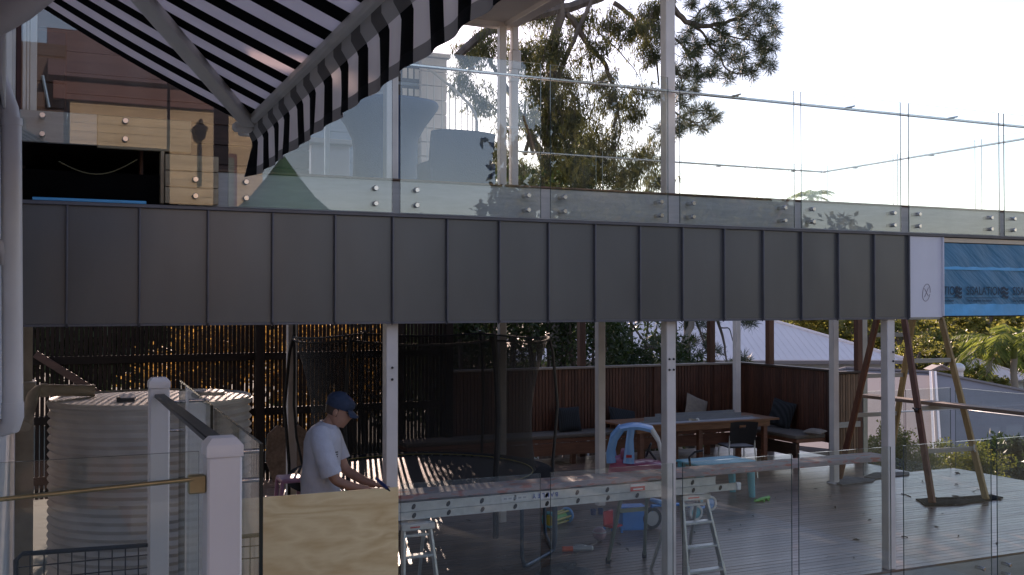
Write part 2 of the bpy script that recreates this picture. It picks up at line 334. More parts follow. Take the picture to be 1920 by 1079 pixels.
def special_mats():
    # plywood: broad wavy grain
    m, t, b = new_mat('plywood'); L = t.links.new
    tc = nd(t, 'ShaderNodeTexCoord'); mp = nd(t, 'ShaderNodeMapping'); mp.inputs['Scale'].default_value = (.28, 1, 1.2)
    L(tc.outputs['Object'], mp.inputs[0])
    nz = nd(t, 'ShaderNodeTexNoise'); nz.inputs['Scale'].default_value = 3.4; nz.inputs['Detail'].default_value = 2; nz.inputs['Distortion'].default_value = 1.2
    L(mp.outputs[0], nz.inputs['Vector'])
    ml = nd(t, 'ShaderNodeMath', operation='MULTIPLY'); ml.inputs[1].default_value = 9; L(nz.outputs['Fac'], ml.inputs[0])
    fr = nd(t, 'ShaderNodeMath', operation='PINGPONG'); fr.inputs[1].default_value = 1; L(ml.outputs[0], fr.inputs[0])
    n2 = nd(t, 'ShaderNodeTexNoise'); n2.inputs['Scale'].default_value = 40; n2.inputs['Detail'].default_value = 5; L(mp.outputs[0], n2.inputs['Vector'])
    a = nd(t, 'ShaderNodeMath', operation='MULTIPLY_ADD'); a.inputs[1].default_value = .5
    q = nd(t, 'ShaderNodeMath', operation='MULTIPLY'); q.inputs[1].default_value = .5; L(n2.outputs['Fac'], q.inputs[0])
    L(fr.outputs[0], a.inputs[0]); L(q.outputs[0], a.inputs[2])
    rp = nd(t, 'ShaderNodeValToRGB'); rp.color_ramp.elements[0].color = (.72, .48, .225, 1); rp.color_ramp.elements[1].color = (.90, .69, .39, 1)
    rp.color_ramp.elements[0].position = .15; rp.color_ramp.elements[1].position = .75
    L(a.outputs[0], rp.inputs[0]); L(rp.outputs[0], b.inputs['Base Color']); b.inputs['Roughness'].default_value = .65
    M['ply'] = m
    # striped dark cushion
    m, t, b = new_mat('striped_cushion'); L = t.links.new
    tc = nd(t, 'ShaderNodeTexCoord'); w = nd(t, 'ShaderNodeTexWave'); w.inputs['Scale'].default_value = 9; w.inputs['Distortion'].default_value = .6
    L(tc.outputs['Object'], w.inputs['Vector'])
    rp = nd(t, 'ShaderNodeValToRGB'); rp.color_ramp.elements[0].color = (.005, .006, .007, 1); rp.color_ramp.elements[1].color = (.02, .024, .028, 1)
    L(w.outputs['Fac'], rp.inputs[0]); L(rp.outputs[0], b.inputs['Base Color']); b.inputs['Roughness'].default_value = .9
    M['cushion_dark'] = m
    # paint-splashed plank
    m, t, b = new_mat('paint_stained_plank'); L = t.links.new
    tc = nd(t, 'ShaderNodeTexCoord'); mp = nd(t, 'ShaderNodeMapping'); mp.inputs['Scale'].default_value = (.5, 1, 1.6); L(tc.outputs['Object'], mp.inputs[0])
    n1 = nd(t, 'ShaderNodeTexNoise'); n1.inputs['Scale'].default_value = 14; n1.inputs['Detail'].default_value = 6; L(mp.outputs[0], n1.inputs['Vector'])
    rp = nd(t, 'ShaderNodeValToRGB'); e = rp.color_ramp.elements
    e[0].color = (.26, .22, .22, 1); e[0].position = .45; e[1].color = (.38, .13, .10, 1); e[1].position = .62
    k = e.new(.54); k.color = (.32, .25, .25, 1)
    L(n1.outputs['Fac'], rp.inputs[0]); L(rp.outputs[0], b.inputs['Base Color']); b.inputs['Roughness'].default_value = .6
    M['plank_paint'] = m
    # blue building wrap: woven sheen with diagonal scuffs
    m, t, b = new_mat('blue_building_wrap'); L = t.links.new
    tc = nd(t, 'ShaderNodeTexCoord'); mp = nd(t, 'ShaderNodeMapping'); mp.inputs['Rotation'].default_value = (0, R(-38), 0); L(tc.outputs['Object'], mp.inputs[0])
    w = nd(t, 'ShaderNodeTexNoise'); w.inputs['Scale'].default_value = 5; w.inputs['Detail'].default_value = 6
    mp2 = nd(t, 'ShaderNodeMapping'); mp2.inputs['Scale'].default_value = (.35, 1, 2.4); L(mp.outputs[0], mp2.inputs[0]); L(mp2.outputs[0], w.inputs['Vector'])
    rp = nd(t, 'ShaderNodeValToRGB'); rp.color_ramp.elements[0].color = (.034, .175, .30, 1); rp.color_ramp.elements[1].color = (.042, .20, .34, 1)
    rp.color_ramp.elements[0].position = .35; rp.color_ramp.elements[1].position = .65
    L(w.outputs['Fac'], rp.inputs[0]); L(rp.outputs[0], b.inputs['Base Color']); b.inputs['Roughness'].default_value = .45
    n3 = nd(t, 'ShaderNodeTexNoise'); n3.inputs['Scale'].default_value = 7; n3.inputs['Detail'].default_value = 3; L(mp2.outputs[0], n3.inputs['Vector'])
    bp = nd(t, 'ShaderNodeBump'); bp.inputs['Strength'].default_value = .5; bp.inputs['Distance'].default_value = .03
    L(n3.outputs['Fac'], bp.inputs['Height']); L(bp.outputs[0], b.inputs['Normal'])
    M['wrap'] = m
special_mats()

# ------------------------------------------------------------------ mesh builder
def basis_from(d, up=Vector((0, 0, 1))):
    d = d.normalized()
    if abs(d.dot(up)) > .98: up = Vector((1, 0, 0)) if abs(d.x) < .9 else Vector((0, 1, 0))
    s = d.cross(up).normalized(); u = s.cross(d).normalized()
    return d, s, u
class MB:
    def __init__(self): self.v = []; self.f = []; self.m = []
    def add(self, vs_, fs, mi=0):
        k = len(self.v); self.v += [tuple(p) for p in vs_]
        self.f += [tuple(i + k for i in f) for f in fs]
        self.m += [mi] * len(fs)
        return self
    def box(self, c, s, rot=None, bev=0, mi=0):
        x, y, z = s[0] / 2, s[1] / 2, s[2] / 2
        if bev <= 0:
            vs_ = [(-x,-y,-z),(x,-y,-z),(x,y,-z),(-x,y,-z),(-x,-y,z),(x,-y,z),(x,y,z),(-x,y,z)]
            fs = [(0,3,2,1),(4,5,6,7),(0,1,5,4),(1,2,6,5),(2,3,7,6),(3,0,4,7)]
        else:
            b = min(bev, x * .9, y * .9, z * .9); bm = bmesh.new()
            bmesh.ops.create_cube(bm, size=1, matrix=Matrix.Diagonal((2*x, 2*y, 2*z, 1)))
            bmesh.ops.bevel(bm, geom=list(bm.edges), offset=b, segments=2 if b > .012 else 1, affect='EDGES', profile=.5)
            bm.verts.index_update()
            vs_ = [v.co.copy() for v in bm.verts]; fs = [tuple(v.index for v in f.verts) for f in bm.faces]; bm.free()
        c = Vector(c)
        vs_ = [(rot @ Vector(p) if rot else Vector(p)) + c for p in vs_]
        return self.add(vs_, fs, mi)
    def bb(self, x0, x1, y0, y1, z0, z1, bev=0, mi=0):
        return self.box(((x0+x1)/2, (y0+y1)/2, (z0+z1)/2), (abs(x1-x0), abs(y1-y0), abs(z1-z0)), None, bev, mi)
    def beam(self, p0, p1, w, h, up=(0, 0, 1), bev=0, mi=0):
        """box from p0 to p1; w across (side), h along up"""
        p0, p1 = Vector(p0), Vector(p1); d, s, u = basis_from(p1 - p0, Vector(up))
        rot = Matrix((d, s, u)).transposed()
        return self.box((p0 + p1) / 2, ((p1 - p0).length, w, h), rot, bev, mi)
    def tube(self, path, r, n=10, caps=True, closed=False, mi=0, sq=1.0):
        P = [Vector(p) for p in path]; N = len(P); rr = r if isinstance(r, (list, tuple)) else [r] * N
        vs_, fs = [], []; s = None
        for i in range(N):
            a = P[(i - 1) % N] if (closed or i) else P[0]; b = P[(i + 1) % N] if (closed or i < N - 1) else P[-1]
            d = (b - a).normalized()
            if s is None: _, s, u = basis_from(d)
            else:
                s = (s - d * s.dot(d)).normalized(); u = s.cross(d)
            for k in range(n):
                t = 2 * math.pi * k / n
                vs_.append(P[i] + s * (math.cos(t) * rr[i]) + u * (math.sin(t) * rr[i] * sq))
        M_ = N if closed else N - 1
        for i in range(M_):
            j = (i + 1) % N
            for k in range(n):
                k2 = (k + 1) % n
                fs.append((i*n+k, i*n+k2, j*n+k2, j*n+k))
        if caps and not closed:
            fs.append(tuple(range(n - 1, -1, -1))); fs.append(tuple(range((N-1)*n, N*n)))
        return self.add(vs_, fs, mi)
    def lathe(self, c, prof, n=24, mi=0, axis='z', cap=True):
        c = Vector(c); vs_, fs = [], []
        for r, z in prof:
            for k in range(n):
                t = 2 * math.pi * k / n
                p = Vector((r * math.cos(t), r * math.sin(t), z))
                if axis == 'x': p = Vector((p.z, p.x, p.y))
                if axis == 'y': p = Vector((p.y, p.z, p.x))
                vs_.append(p + c)
        for i in range(len(prof) - 1):
            for k in range(n):
                k2 = (k + 1) % n; fs.append((i*n+k, i*n+k2, (i+1)*n+k2, (i+1)*n+k))
        if cap:
            if prof[0][0] > 1e-4: fs.append(tuple(range(n - 1, -1, -1)))
            if prof[-1][0] > 1e-4: fs.append(tuple(range((len(prof)-1)*n, len(prof)*n)))
        return self.add(vs_, fs, mi)
    def sph(self, c, r, nu=14, nv=9, mi=0, rot=None, noise=0):
        if not isinstance(r, (tuple, list)): r = (r, r, r)
        c = Vector(c); vs_, fs = [], []
        for i in range(nv + 1):
            ph = math.pi * i / nv
            for k in range(nu):
                t = 2 * math.pi * k / nu; g = 1 + (random.uniform(-noise, noise) if noise else 0)
                p = Vector((r[0]*math.sin(ph)*math.cos(t)*g, r[1]*math.sin(ph)*math.sin(t)*g, r[2]*math.cos(ph)*g))
                vs_.append((rot @ p if rot else p) + c)
        for i in range(nv):
            for k in range(nu):
                k2 = (k + 1) % nu; fs.append((i*nu+k, (i+1)*nu+k, (i+1)*nu+k2, i*nu+k2))
        return self.add(vs_, fs, mi)
    def prism(self, poly, ext, mi=0):
        poly = [Vector(p) for p in poly]; e = Vector(ext); n = len(poly)
        nrm = Vector((0, 0, 0))
        for i in range(n):
            a, b = poly[i], poly[(i+1) % n]; nrm += a.cross(b)
        if nrm.dot(e) > 0: poly = poly[::-1]
        vs_ = poly + [p + e for p in poly]
        fs = [tuple(range(n)), tuple(range(2*n-1, n-1, -1))]
        fs += [((i+1) % n, i, i+n, (i+1) % n + n) for i in range(n)]
        return self.add(vs_, fs, mi)
    def grid(self, rows, mi=0, close=False):
        k = len(rows[0]); vs_ = [p for r_ in rows for p in r_]; fs = []
        for i in range(len(rows) - 1):
            for j in range(k - 1 if not close else k):
                j2 = (j + 1) % k; fs.append((i*k+j, i*k+j2, (i+1)*k+j2, (i+1)*k+j))
        return self.add(vs_, fs, mi)
    def mesh(self, name, mats, off=Vector((0, 0, 0)), smooth=True):
        me = bpy.data.meshes.new(name)
        me.from_pydata([(p[0]-off.x, p[1]-off.y, p[2]-off.z) for p in self.v], [], self.f)
        for m_ in (mats if isinstance(mats, (list, tuple)) else [mats]): me.materials.append(m_)
        if len(set(self.m)) > 1: me.polygons.foreach_set('material_index', self.m)
        if smooth:
            me.polygons.foreach_set('use_smooth', [True] * len(me.polygons)); me.set_sharp_from_angle(angle=R(38))
        me.update()
        return me
    def build(self, name, mats, parent=None, local=False, smooth=True, label=None):
        off = Vector((0, 0, 0))
        if parent is not None and not local: off = wloc(parent)
        o = bpy.data.objects.new(name, self.mesh(name, mats, off, smooth)); col.objects.link(o)
        if parent is not None: o.parent = parent
        if label: o['label'] = label
        return o
def wloc(o):
    p = Vector((0, 0, 0))
    while o is not None: p += o.location; o = o.parent
    return p
def tag(o, label=None, cat=None, group=None, kind=None):
    if label: o['label'] = label
    if cat: o['category'] = cat
    if group: o['group'] = group
    if kind: o['kind'] = kind
    return o
def thing(name, label, cat, loc=(0, 0, 0), rz=0, group=None, kind=None):
    o = bpy.data.objects.new(name, None); col.objects.link(o); o.location = loc; o.rotation_euler = (0, 0, rz)
    o.empty_display_size = .1
    return tag(o, label, cat, group, kind)
def inst(src, name, parent, loc=(0, 0, 0), rz=0):
    o = bpy.data.objects.new(name, src); col.objects.link(o); o.parent = parent; o.location = loc; o.rotation_euler = (0, 0, rz)
    return o
def copy_tree(o, parent=None):
    c = o.copy(); col.objects.link(c); c.parent = parent
    for ch in [q for q in bpy.data.objects if q.parent == o]: copy_tree(ch, c)
    return c
def arc(c, r, a0, a1, n, ax=Vector((1, 0, 0)), ay=Vector((0, 0, 1))):
    return [Vector(c) + ax * (r * math.cos(a0 + (a1-a0)*i/n)) + ay * (r * math.sin(a0 + (a1-a0)*i/n)) for i in range(n + 1)]
# ------------------------------------------------------------------ ground
def gz(x, y):
    z = -.7
    z -= .16 * max(0, min(x - 5, 22)) * (1 if y > 5 else max(0, min(1, (y + 6) / 11)))
    z -= .03 * max(0, min(y - 16, 30)) * max(0, min(1, (x - 4) / 6))
    z += .05 * max(0, min(y - 55, 60))
    return z
def make_ground():
    xs = [-120, -60, -30, -15, -8, -4, 0, 3, 5, 7, 9, 11, 13, 15, 18, 22, 26, 32, 40, 55, 80, 120, 200, 320]
    ys = [-160, -80, -40, -20, -12, -6, -2, 2, 5, 8, 11, 14, 17, 20, 24, 28, 34, 42, 55, 70, 95, 130, 200, 320]
    mb = MB(); mb.grid([[Vector((x, y, gz(x, y))) for x in xs] for y in ys])
    mb.f = [f[::-1] for f in mb.f]
    o = mb.build('ground', M['concrete']); tag(o, 'sloping bare soil ground falling away behind the deck', 'ground', kind='structure')
    o2 = o.data
    if o2.polygons[0].normal.z < 0: o2.flip_normals()
make_ground()

pv = MB(); n = 0
pv.bb(-25, 9.5, -60, 4.5, -.66, -.45); pv.bb(2.2, 9.5, 4.5, 7.3, -.66, -.45)
tag(pv.build('paved_yard', M['paving']), 'pale paved yard between the two houses, below the picture', 'paving', kind='structure')  # unseen paving, added to bounce sunlight onto the shaded fronts
# ------------------------------------------------------------------ lower deck
DZ = 0.0
deck = thing('deck_floor', 'dark oiled timber deck with narrow boards, wet looking at its open end', 'deck', (1.9, 7.6, 0), kind='structure')
def deck_boards():
    pitch, wd = .0955, .0918
    lens = {}
    y = 7.60; i = 0
    while y + wd < 15.45:
        x1 = 13.1 if y + wd < 11.95 else 12.2
        if x1 not in lens:
            mb = MB(); mb.bb(0, x1 - 1.9, 0, wd, -.022, 0, .003); lens[x1] = mb.mesh('deck_board', M['deck'])
        b = inst(lens[x1], 'deck_board', deck, (0, y - 7.6, random.uniform(-.0008, .0008)))
        b.rotation_euler = (R(random.uniform(-.25, .25)), 0, 0)
        y += pitch; i += 1
deck_boards()
mb = MB()
mb.bb(1.92, 13.05, 7.66, 11.85, -.10, -.03); mb.bb(1.92, 12.15, 11.85, 15.4, -.10, -.03)
for x in np.arange(2.1, 13, .9): mb.bb(x, x + .09, 7.67, 11.8, -.3, -.105)
mb.build('joist_frame', M['dark_wood_x'], deck)
eb = MB(); eb.bb(1.9, 13.1, 7.605, 7.65, -.27, -.026, .004)
tag(eb.build('deck_edge_board', M['edge_board']), 'grey weathered board along the front edge of the lower deck', 'edge board', kind='structure')

# ------------------------------------------------------------------ upper deck slab, landing and roof
mb = MB(); mb.bb(-.05, 10.2, 7.68, 11.75, 3.08, 3.46); mb.bb(-.05, 10.2, 7.66, 7.70, 2.5, 3.08)
mb.bb(.95, 10.22, 11.751, 11.80, 3.2, 3.52)
tag(mb.build('upper_deck_floor', M['dark_wood_x']), 'upper deck floor carried above the shaded lower deck', 'floor', kind='structure')
mb = MB(); mb.bb(.935, 10.24, 7.615, 7.655, 3.262, 3.515, .004)
ub = thing('edge_board', 'pale grey timber edge board behind the glass above the dark metal fascia', 'edge board', (.935, 7.615, 3.262))
mb.build('board', M['edge_board'], ub)
mb = MB(); mb.bb(.935, 10.24, 7.60, 7.76, 3.516, 3.533, .004); mb.build('capping', M['cap'], ub)
# raised landing with the dark void beneath it
ld = thing('landing', 'raised timber landing above a dark unlined opening at the wall', 'landing', (0, 7.62, 3.27))
mb = MB(); mb.bb(-.08, .40, 7.62, 7.66, 3.655, 3.865, .004); mb.build('landing_board', M['edge_board'], ld)
mb = MB(); mb.bb(.402, 1.02, 7.615, 7.66, 3.64, 3.865, .004); mb.build('pale_board', M['raw_timber'], ld)  # cream colour stands in for the lit reflection over this stretch of board
mb = MB(); mb.bb(-.08, .813, 7.664, 7.676, 3.264, 3.475); mb.bb(-.079, -.07, 7.68, 9.3, 3.47, 3.69); mb.build('void_lining', M['void'], ld)  # black sheet painted as the shade of the void
mb = MB(); mb.bb(-.08, 1.0, 7.67, 9.4, 3.70, 3.85); mb.build('landing_floor', M['dark_wood_x'], ld)
for k in range(3):
    mb = MB(); mb.bb(.84, 1.20, 7.56, 7.60, 3.275 + k*.115, 3.385 + k*.115, .003); mb.build('plank', M['raw_timber'], ld)
mb = MB(); mb.bb(.815, .838, 7.61, 7.70, 3.275, 3.64, .003); mb.build('post', M['raw_timber_z'], ld)
mb = MB(); mb.bb(.70, .725, 7.9, 7.96, 3.275, 3.69, .003); mb.build('stud', M['dark_wood'], ld)
mb = MB(); mb.bb(-.05, 1.0, 9.3, 9.36, 3.46, 3.7); mb.build('back_lining', M['void'], ld)  # same painted shade at the back of the void
mb = MB()
pts = [PY(110 + 148*t, 303 + 26*math.sin(math.pi*t) - 4*t, 7.655) for t in np.linspace(0, 1, 14)]
mb.tube(pts, .004, 6); tag(mb.build('loose_cable', M['old_cable']), 'thin dull cable drooping across the dark opening under the landing', 'cable')
# roof over the upper deck
rf = thing('verandah_roof', 'white lined roof over the upper deck with its corner above the twin posts', 'roof', (2, 11.1, 5.78))
mb = MB(); mb.bb(-1.5, 5.12, 7.2, 11.05, 5.86, 6.0); mb.build('soffit', M['soffit'], rf)
mb = MB(); mb.bb(5.0, 5.15, 7.1, 11.15, 5.80, 5.99, .006); mb.bb(-1.5, 5.0, 11.03, 11.15, 5.80, 5.99, .006); mb.build('beam', M['white2'], rf)
mb = MB(); mb.bb(5.151, 5.24, 7.0, 11.24, 5.90, 6.06, .01); mb.bb(-1.5, 5.15, 11.151, 11.24, 5.90, 6.06, .01); mb.build('gutter', M['white2'], rf)
mb = MB(); mb.bb(-1.6, 5.24, 7.0, 11.24, 6.062, 6.10); mb.build('roof_sheet', M['roof_pale'], rf)

# ------------------------------------------------------------------ metal fascia
fs = thing('metal_fascia', 'dark grey standing seam metal cladding running along the upper deck edge', 'fascia', (0, 7.6, 2.44))
ZB, ZT = 2.437, 3.235
seam_px = [40, 125, 261, 389, 510, 627, 735, 837, 935, 1027, 1114, 1198, 1278, 1356, 1429, 1501, 1570, 1637, 1702]
seam_x = [-.06] + [XA(p, 7.6) for p in seam_px[1:]]
for i in range(len(seam_x) - 1):
    x0, x1 = seam_x[i] + .004, seam_x[i+1] - .004
    mb = MB(); rows = []
    for k in range(7):
        z = ZB + (ZT - ZB) * k / 6
        rows.append([Vector((x0 + (x1-x0)*j/6, 7.6 - .0035*math.sin(math.pi*j/6)*math.sin(math.pi*k/6)*random.uniform(.3, 1.3), z)) for j in range(7)])
    mb.grid(rows); k = len(mb.v); mb.v += [(p[0], 7.632, p[2]) for p in mb.v]
    back = [tuple(reversed([q + k for q in f])) for f in mb.f]; mb.f += back; mb.m += [0]*len(back)
    rim = [j for j in range(7)] + [7*r_+6 for r_ in range(1, 7)] + [42+j for j in range(5, -1, -1)] + [7*r_ for r_ in range(5, 0, -1)]
    n = len(rim)
    rf_ = [(rim[(q+1) % n], rim[q], rim[q]+k, rim[(q+1) % n]+k) for q in range(n)]
    mb.f += rf_; mb.m += [0]*n
    mb.build('cladding_panel', M['zinc'], fs)
mbs = MB(); mbs.bb(-.006, .006, -.032, .0, 0, ZT - ZB, .002); mbs.prism([(-.006, -.032, 0), (-.006, 0, 0), (-.006, 0, -.025)], (.012, 0, 0))
seam_me = mbs.mesh('standing_seam', M['zinc_edge'])
for x in seam_x[1:]:
    inst(seam_me, 'standing_seam', fs, (x, 0, ZB - 2.44))
mb = MB(); mb.bb(-.06, 10.24, 7.575, 7.64, 3.236, 3.262, .003); mb.build('top_flashing', M['zinc_edge'], fs)
mb = MB(); mb.bb(-.06, XA(1702, 7.6), 7.596, 7.65, ZB - .018, ZB - .001, .002); mb.build('bottom_trim', M['zinc_edge'], fs)
wx0, wx1 = XA(1702, 7.6) + .014, XA(1766, 7.6)
wp = thing('white_panel', 'single pale metal tray marked with a circled cross, ending the dark cladding', 'metal panel', (wx0, 7.6, ZB))
mb = MB(); mb.bb(wx0, wx1, 7.594, 7.62, ZB + .0, ZT - .002, .002); mb.build('tray', M['primer'], wp)
mb = MB(); mb.bb(wx1 - .012, wx1, 7.565, 7.5935, ZB + .01, ZT - .004, .002); mb.build('upstand', M['primer'], wp)
c = PY(1737, 549, 7.59)
mb = MB(); mb.tube([c + Vector((.05*math.cos(t), 0, .085*math.sin(t))) + Vector((.012*math.sin(t), 0, 0)) for t in np.linspace(0, 6.1, 22)], .0022, 5, closed=False)
mb.tube([c + Vector((-.025, 0, -.045)), c + Vector((.028, 0, .05))], .0022, 5); mb.tube([c + Vector((-.024, 0, .04)), c + Vector((.026, 0, -.035))], .0022, 5)
mb.build('pencil_cross', M['pencil'], wp)
# building wrap
bw = thing('building_wrap', 'blue printed building wrap stretched over the unclad right end of the fascia', 'building wrap', (wx1, 7.61, ZB))
bx1 = 10.22
rows = []
for k in range(13):
    z = ZB + .012 + (ZT - .07 - ZB) * k / 12
    rows.append([Vector((wx1 + .004 + (bx1 - wx1) * j / 30, 7.612 + .006*math.sin(j*1.3 + k*.7) + .004*math.sin(j*.5 - k), z)) for j in range(31)])
mb = MB(); mb.grid(rows); k = len(mb.v)
mb.v += [(p[0], p[1] + .012, p[2]) for p in mb.v]; mb.f += [tuple(reversed([q + k for q in f])) for f in mb.f[:]]; mb.m = [0]*len(mb.f)
mb.build('wrap_sheet', M['wrap'], bw)
for (za, zb_) in ((ZB + .014, ZB + .13), (ZB + .475, ZB + .505)):
    rows = [[Vector((wx1 + .005 + (bx1 - wx1)*j/30, 7.600 + .003*math.sin(j*.9), za if r_ == 0 else zb_ + .004*math.sin(j*1.7 + za))) for j in range(31)] for r_ in (0, 1)]
    mb = MB(); mb.grid(rows); k = len(mb.v); mb.v += [(p[0], p[1] + .004, p[2]) for p in mb.v]
    mb.f += [tuple(reversed([q + k for q in f])) for f in mb.f[:]]; mb.m = [0]*len(mb.f)
    mb.build('bare_strip', M['wrap_bright'], bw)
mb = MB(); mb.bb(wx1 + .004, bx1, 7.60, 7.64, ZT - .05, ZT - .006, .002); mb.build('top_batten', M['wrap_timber'], bw)
mb = MB(); mb.bb(-.05, bx1, 7.635, 7.66, ZB, ZT - .01); mb.build('backing_board', M['dark_wood_x'], bw)
def text_mesh(txt, size, name, mat, parent, loc, rot=(R(90), 0, 0), sx=1.0, bold=0):
    cu = bpy.data.curves.new('lettering', 'FONT'); cu.body = txt; cu.size = size; cu.extrude = .0006; cu.offset = bold
    to = bpy.data.objects.new('lettering', cu); col.objects.link(to)
    dg = bpy.context.evaluated_depsgraph_get(); me = bpy.data.meshes.new_from_object(to.evaluated_get(dg))
    bpy.data.objects.remove(to); bpy.data.curves.remove(cu)
    me.materials.clear(); me.materials.append(mat)
    o = bpy.data.objects.new(name, me); col.objects.link(o); o.parent = parent
    o.location = Vector(loc) - wloc(parent) if parent else loc; o.rotation_euler = rot; o.scale = (sx, 1, 1)
    return o
tz = PY(1850, 553, 7.59).z
x_sis = XA(1812, 7.59)
for x in (x_sis - .66, x_sis, x_sis + .66):
    whole = x > wx1
    xx = x if whole else wx1 + .012                # the roll is cut by the white tray: only its last letters show
    text_mesh('SISALATION' if whole else 'TION', .118, 'lettering', M['ink'], bw, (xx, 7.590, tz), sx=.80)
    mb = MB(); mb.bb(xx, xx + (.46 if whole else .16), 7.5905, 7.592, tz - .034, tz - .029); mb.build('print_line', M['ink'], bw)
    text_mesh('The Complete Insulation' if whole else 'Insulation', .036, 'small_print', M['ink'], bw, (xx, 7.590, tz - .070))
    lx = x - .105
    if lx > wx1 + .05:
        for q_ in range(3):
            zz = tz - .018 + q_ * .040; t8 = np.linspace(0, 1, 10)
            top_ = [Vector((lx - .045 + .09*t, 7.590, zz + .013 + .010*math.sin(t*6.28))) for t in t8]; bot_ = [Vector((lx - .045 + .09*t, 7.590, zz - .013 + .010*math.sin(t*6.28))) for t in t8[::-1]]
            mb = MB(); mb.prism(top_ + bot_, (0, .0012, 0)); mb.build('wave_mark', M['ink'], bw)
mb = MB(); mb.bb(.0, .72, 7.60, 7.66, 3.2625, 3.285, .004)
tag(mb.build('wrap_offcut', M['wrap_bright']), 'sliver of bright blue wrap lying along the sill of the dark opening', 'wrap offcut')

# ------------------------------------------------------------------ glass helpers
def pane(parent, x0, x1, y0, y1, z0, z1, edge='glass_edge_light', name='glass_panel', glass='glass'):
    mb = MB(); mb.bb(x0, x1, y0, y1, z0, z1)
    thin = 'y' if abs(y1 - y0) < abs(x1 - x0) else 'x'
    clear = (2, 4) if thin == 'y' else (3, 5)
    mb.m = [0 if i in clear else (2 if i < 2 else 1) for i in range(6)]
    return mb.build(name, [M[glass], M['glass_edge'], M[edge]], parent, smooth=False)
def standoff(parent, p, back=.085, front=.02, r=.021):
    mb = MB(); mb.lathe((p.x, p.y, p.z), [(0.001, -front - .014), (r*.8, -front - .014), (r, -front - .008), (r, -front)], 16, axis='y')
    mb.lathe((p.x, p.y, p.z), [(r*.85, -front + .0), (r*.85, back)], 12, axis='y')
    return mb.build('standoff', M['steel'], parent)

# upper front balustrade
GY = 7.54
ubal = thing('glass_balustrade', 'long frameless glass balustrade bolted to the front edge of the upper deck', 'balustrade', (1.1, GY, 3.265))
up_panels = [(317, 399, [(365,)]), (427, 735, [(460,), (703,)]), (750, 1014, [(780,), (989,)]), (1032, 1253, [(1057,), (1238,)]), (1275, 1490, [(1298,), (1470,)]),
             (1503, 1690, [(1523,), (1675,)]), (1705, 1875, [(1722,), (1857,)]), (1884, 2010, [(1900,)])]
GZT = PY(1275, 148, GY).z
bolt_z = [PY(1298, 382, GY).z, PY(1298, 407, GY).z]
for a, b, bolts in up_panels:
    x0, x1 = XA(a, GY), min(XA(b, GY), 10.3)
    g = pane(ubal, x0, x1, GY - .006, GY + .006, 3.266, GZT)
    for (bp_,) in bolts:
        for z in bolt_z: standoff(g, Vector((XA(bp_, GY), GY, z)))
RZ = PY(1380, 184, 7.63).z
hr = MB(); hr.bb(XA(437, 7.63), 10.22, 7.612, 7.648, RZ - .011, RZ + .011, .005); hrail = hr.build('handrail', M['steel'], ubal)
for p in (885, 1130, 1383, 1597, 1790):
    x = XA(p, 7.6); mb = MB(); mb.bb(x - .03, x + .03, 7.605, 7.65, RZ + .0115, RZ + .022, .004); mb.tube([(x, 7.547, RZ + .018), (x, 7.62, RZ + .018)], .009, 8); mb.build('bracket', M['steel'], hrail)
# landing pane
lbal = thing('landing_glass', 'glass screen bolted to the raised landing board above the dark opening', 'glass screen', (0, GY, 3.63))
g = pane(lbal, -.07, XA(317, GY) - .02, GY - .006, GY + .006, 3.645, 4.75)
for p in (77, 233):
    for z in (PY(77, 217, GY).z, PY(77, 252, GY).z): standoff(g, Vector((XA(p, GY), GY, z)))

# upper back and right balustrades
BY = 11.72
bbal = thing('glass_balustrade', 'far glass balustrade along the back of the upper deck in front of the trees', 'balustrade', (7, BY, 3.53))
cx = XA(1545, BY)
bz = PY(1545, 324, BY).z; bgt = bz + .09
for a, b in ((700, 905), (968, 1118), (1130, 1398), (1420, 1541)):
    pane(bbal, XA(a, BY), XA(b, BY), BY - .006, BY + .006, 3.3, bgt)
mb = MB(); mb.bb(XA(968, BY), cx, BY - .06, BY - .03, bz - .01, bz + .01, .004); h = mb.build('handrail', M['steel'], bbal)
for p in (1345, 1485, 1190):
    x = XA(p, BY); mb = MB(); mb.bb(x - .03, x + .03, BY - .06, BY - .008, bz - .022, bz - .011, .003); mb.build('bracket', M['steel'], h)
RX = cx
rbal = thing('glass_balustrade', 'glass balustrade closing the right hand side of the upper deck against the open sky', 'balustrade', (RX, 9.6, 3.53))
def YA(px): d = ray(px, 568); return RX * d.y / d.x
for a, b in ((1552, 1676), (1684, 1830), (1842, 2000)):
    pane(rbal, RX - .006, RX + .006, max(YA(b), 7.7), YA(a), 3.3, bgt)
mb = MB(); mb.bb(RX - .06, RX - .03, 7.7, BY - .03, bz - .01, bz + .01, .004); h = mb.build('handrail', M['steel'], rbal)
for p in (1609, 1752):
    y = YA(p); mb = MB(); mb.bb(RX - .06, RX - .008, y - .03, y + .03, bz - .022, bz - .011, .003); mb.build('bracket', M['steel'], h)

# lower front balustrade
LY = 7.525
LZT = PY(1275, 868, LY).z
llbal = thing('glass_balustrade', 'frameless glass balustrade along the front edge of the lower deck', 'balustrade', (2.5, LY, -.2))
for a, b, bolts in ((752, 1013, (780, 985)), (1032, 1261, (1055, 1240)), (1279, 1483, (1300, 1465)), (1496, 1668, (1515, 1650)), (1692, 1856, (1712, 1838)), (1867, 2050, (1887, 2000))):
    g = pane(llbal, XA(a, LY), XA(b, LY), LY - .006, LY + .006, -.25, LZT, glass='glass_low')
    for p in bolts:
        for z in (-.085, -.185): standoff(g, Vector((XA(p, LY), LY, z)), back=.075)

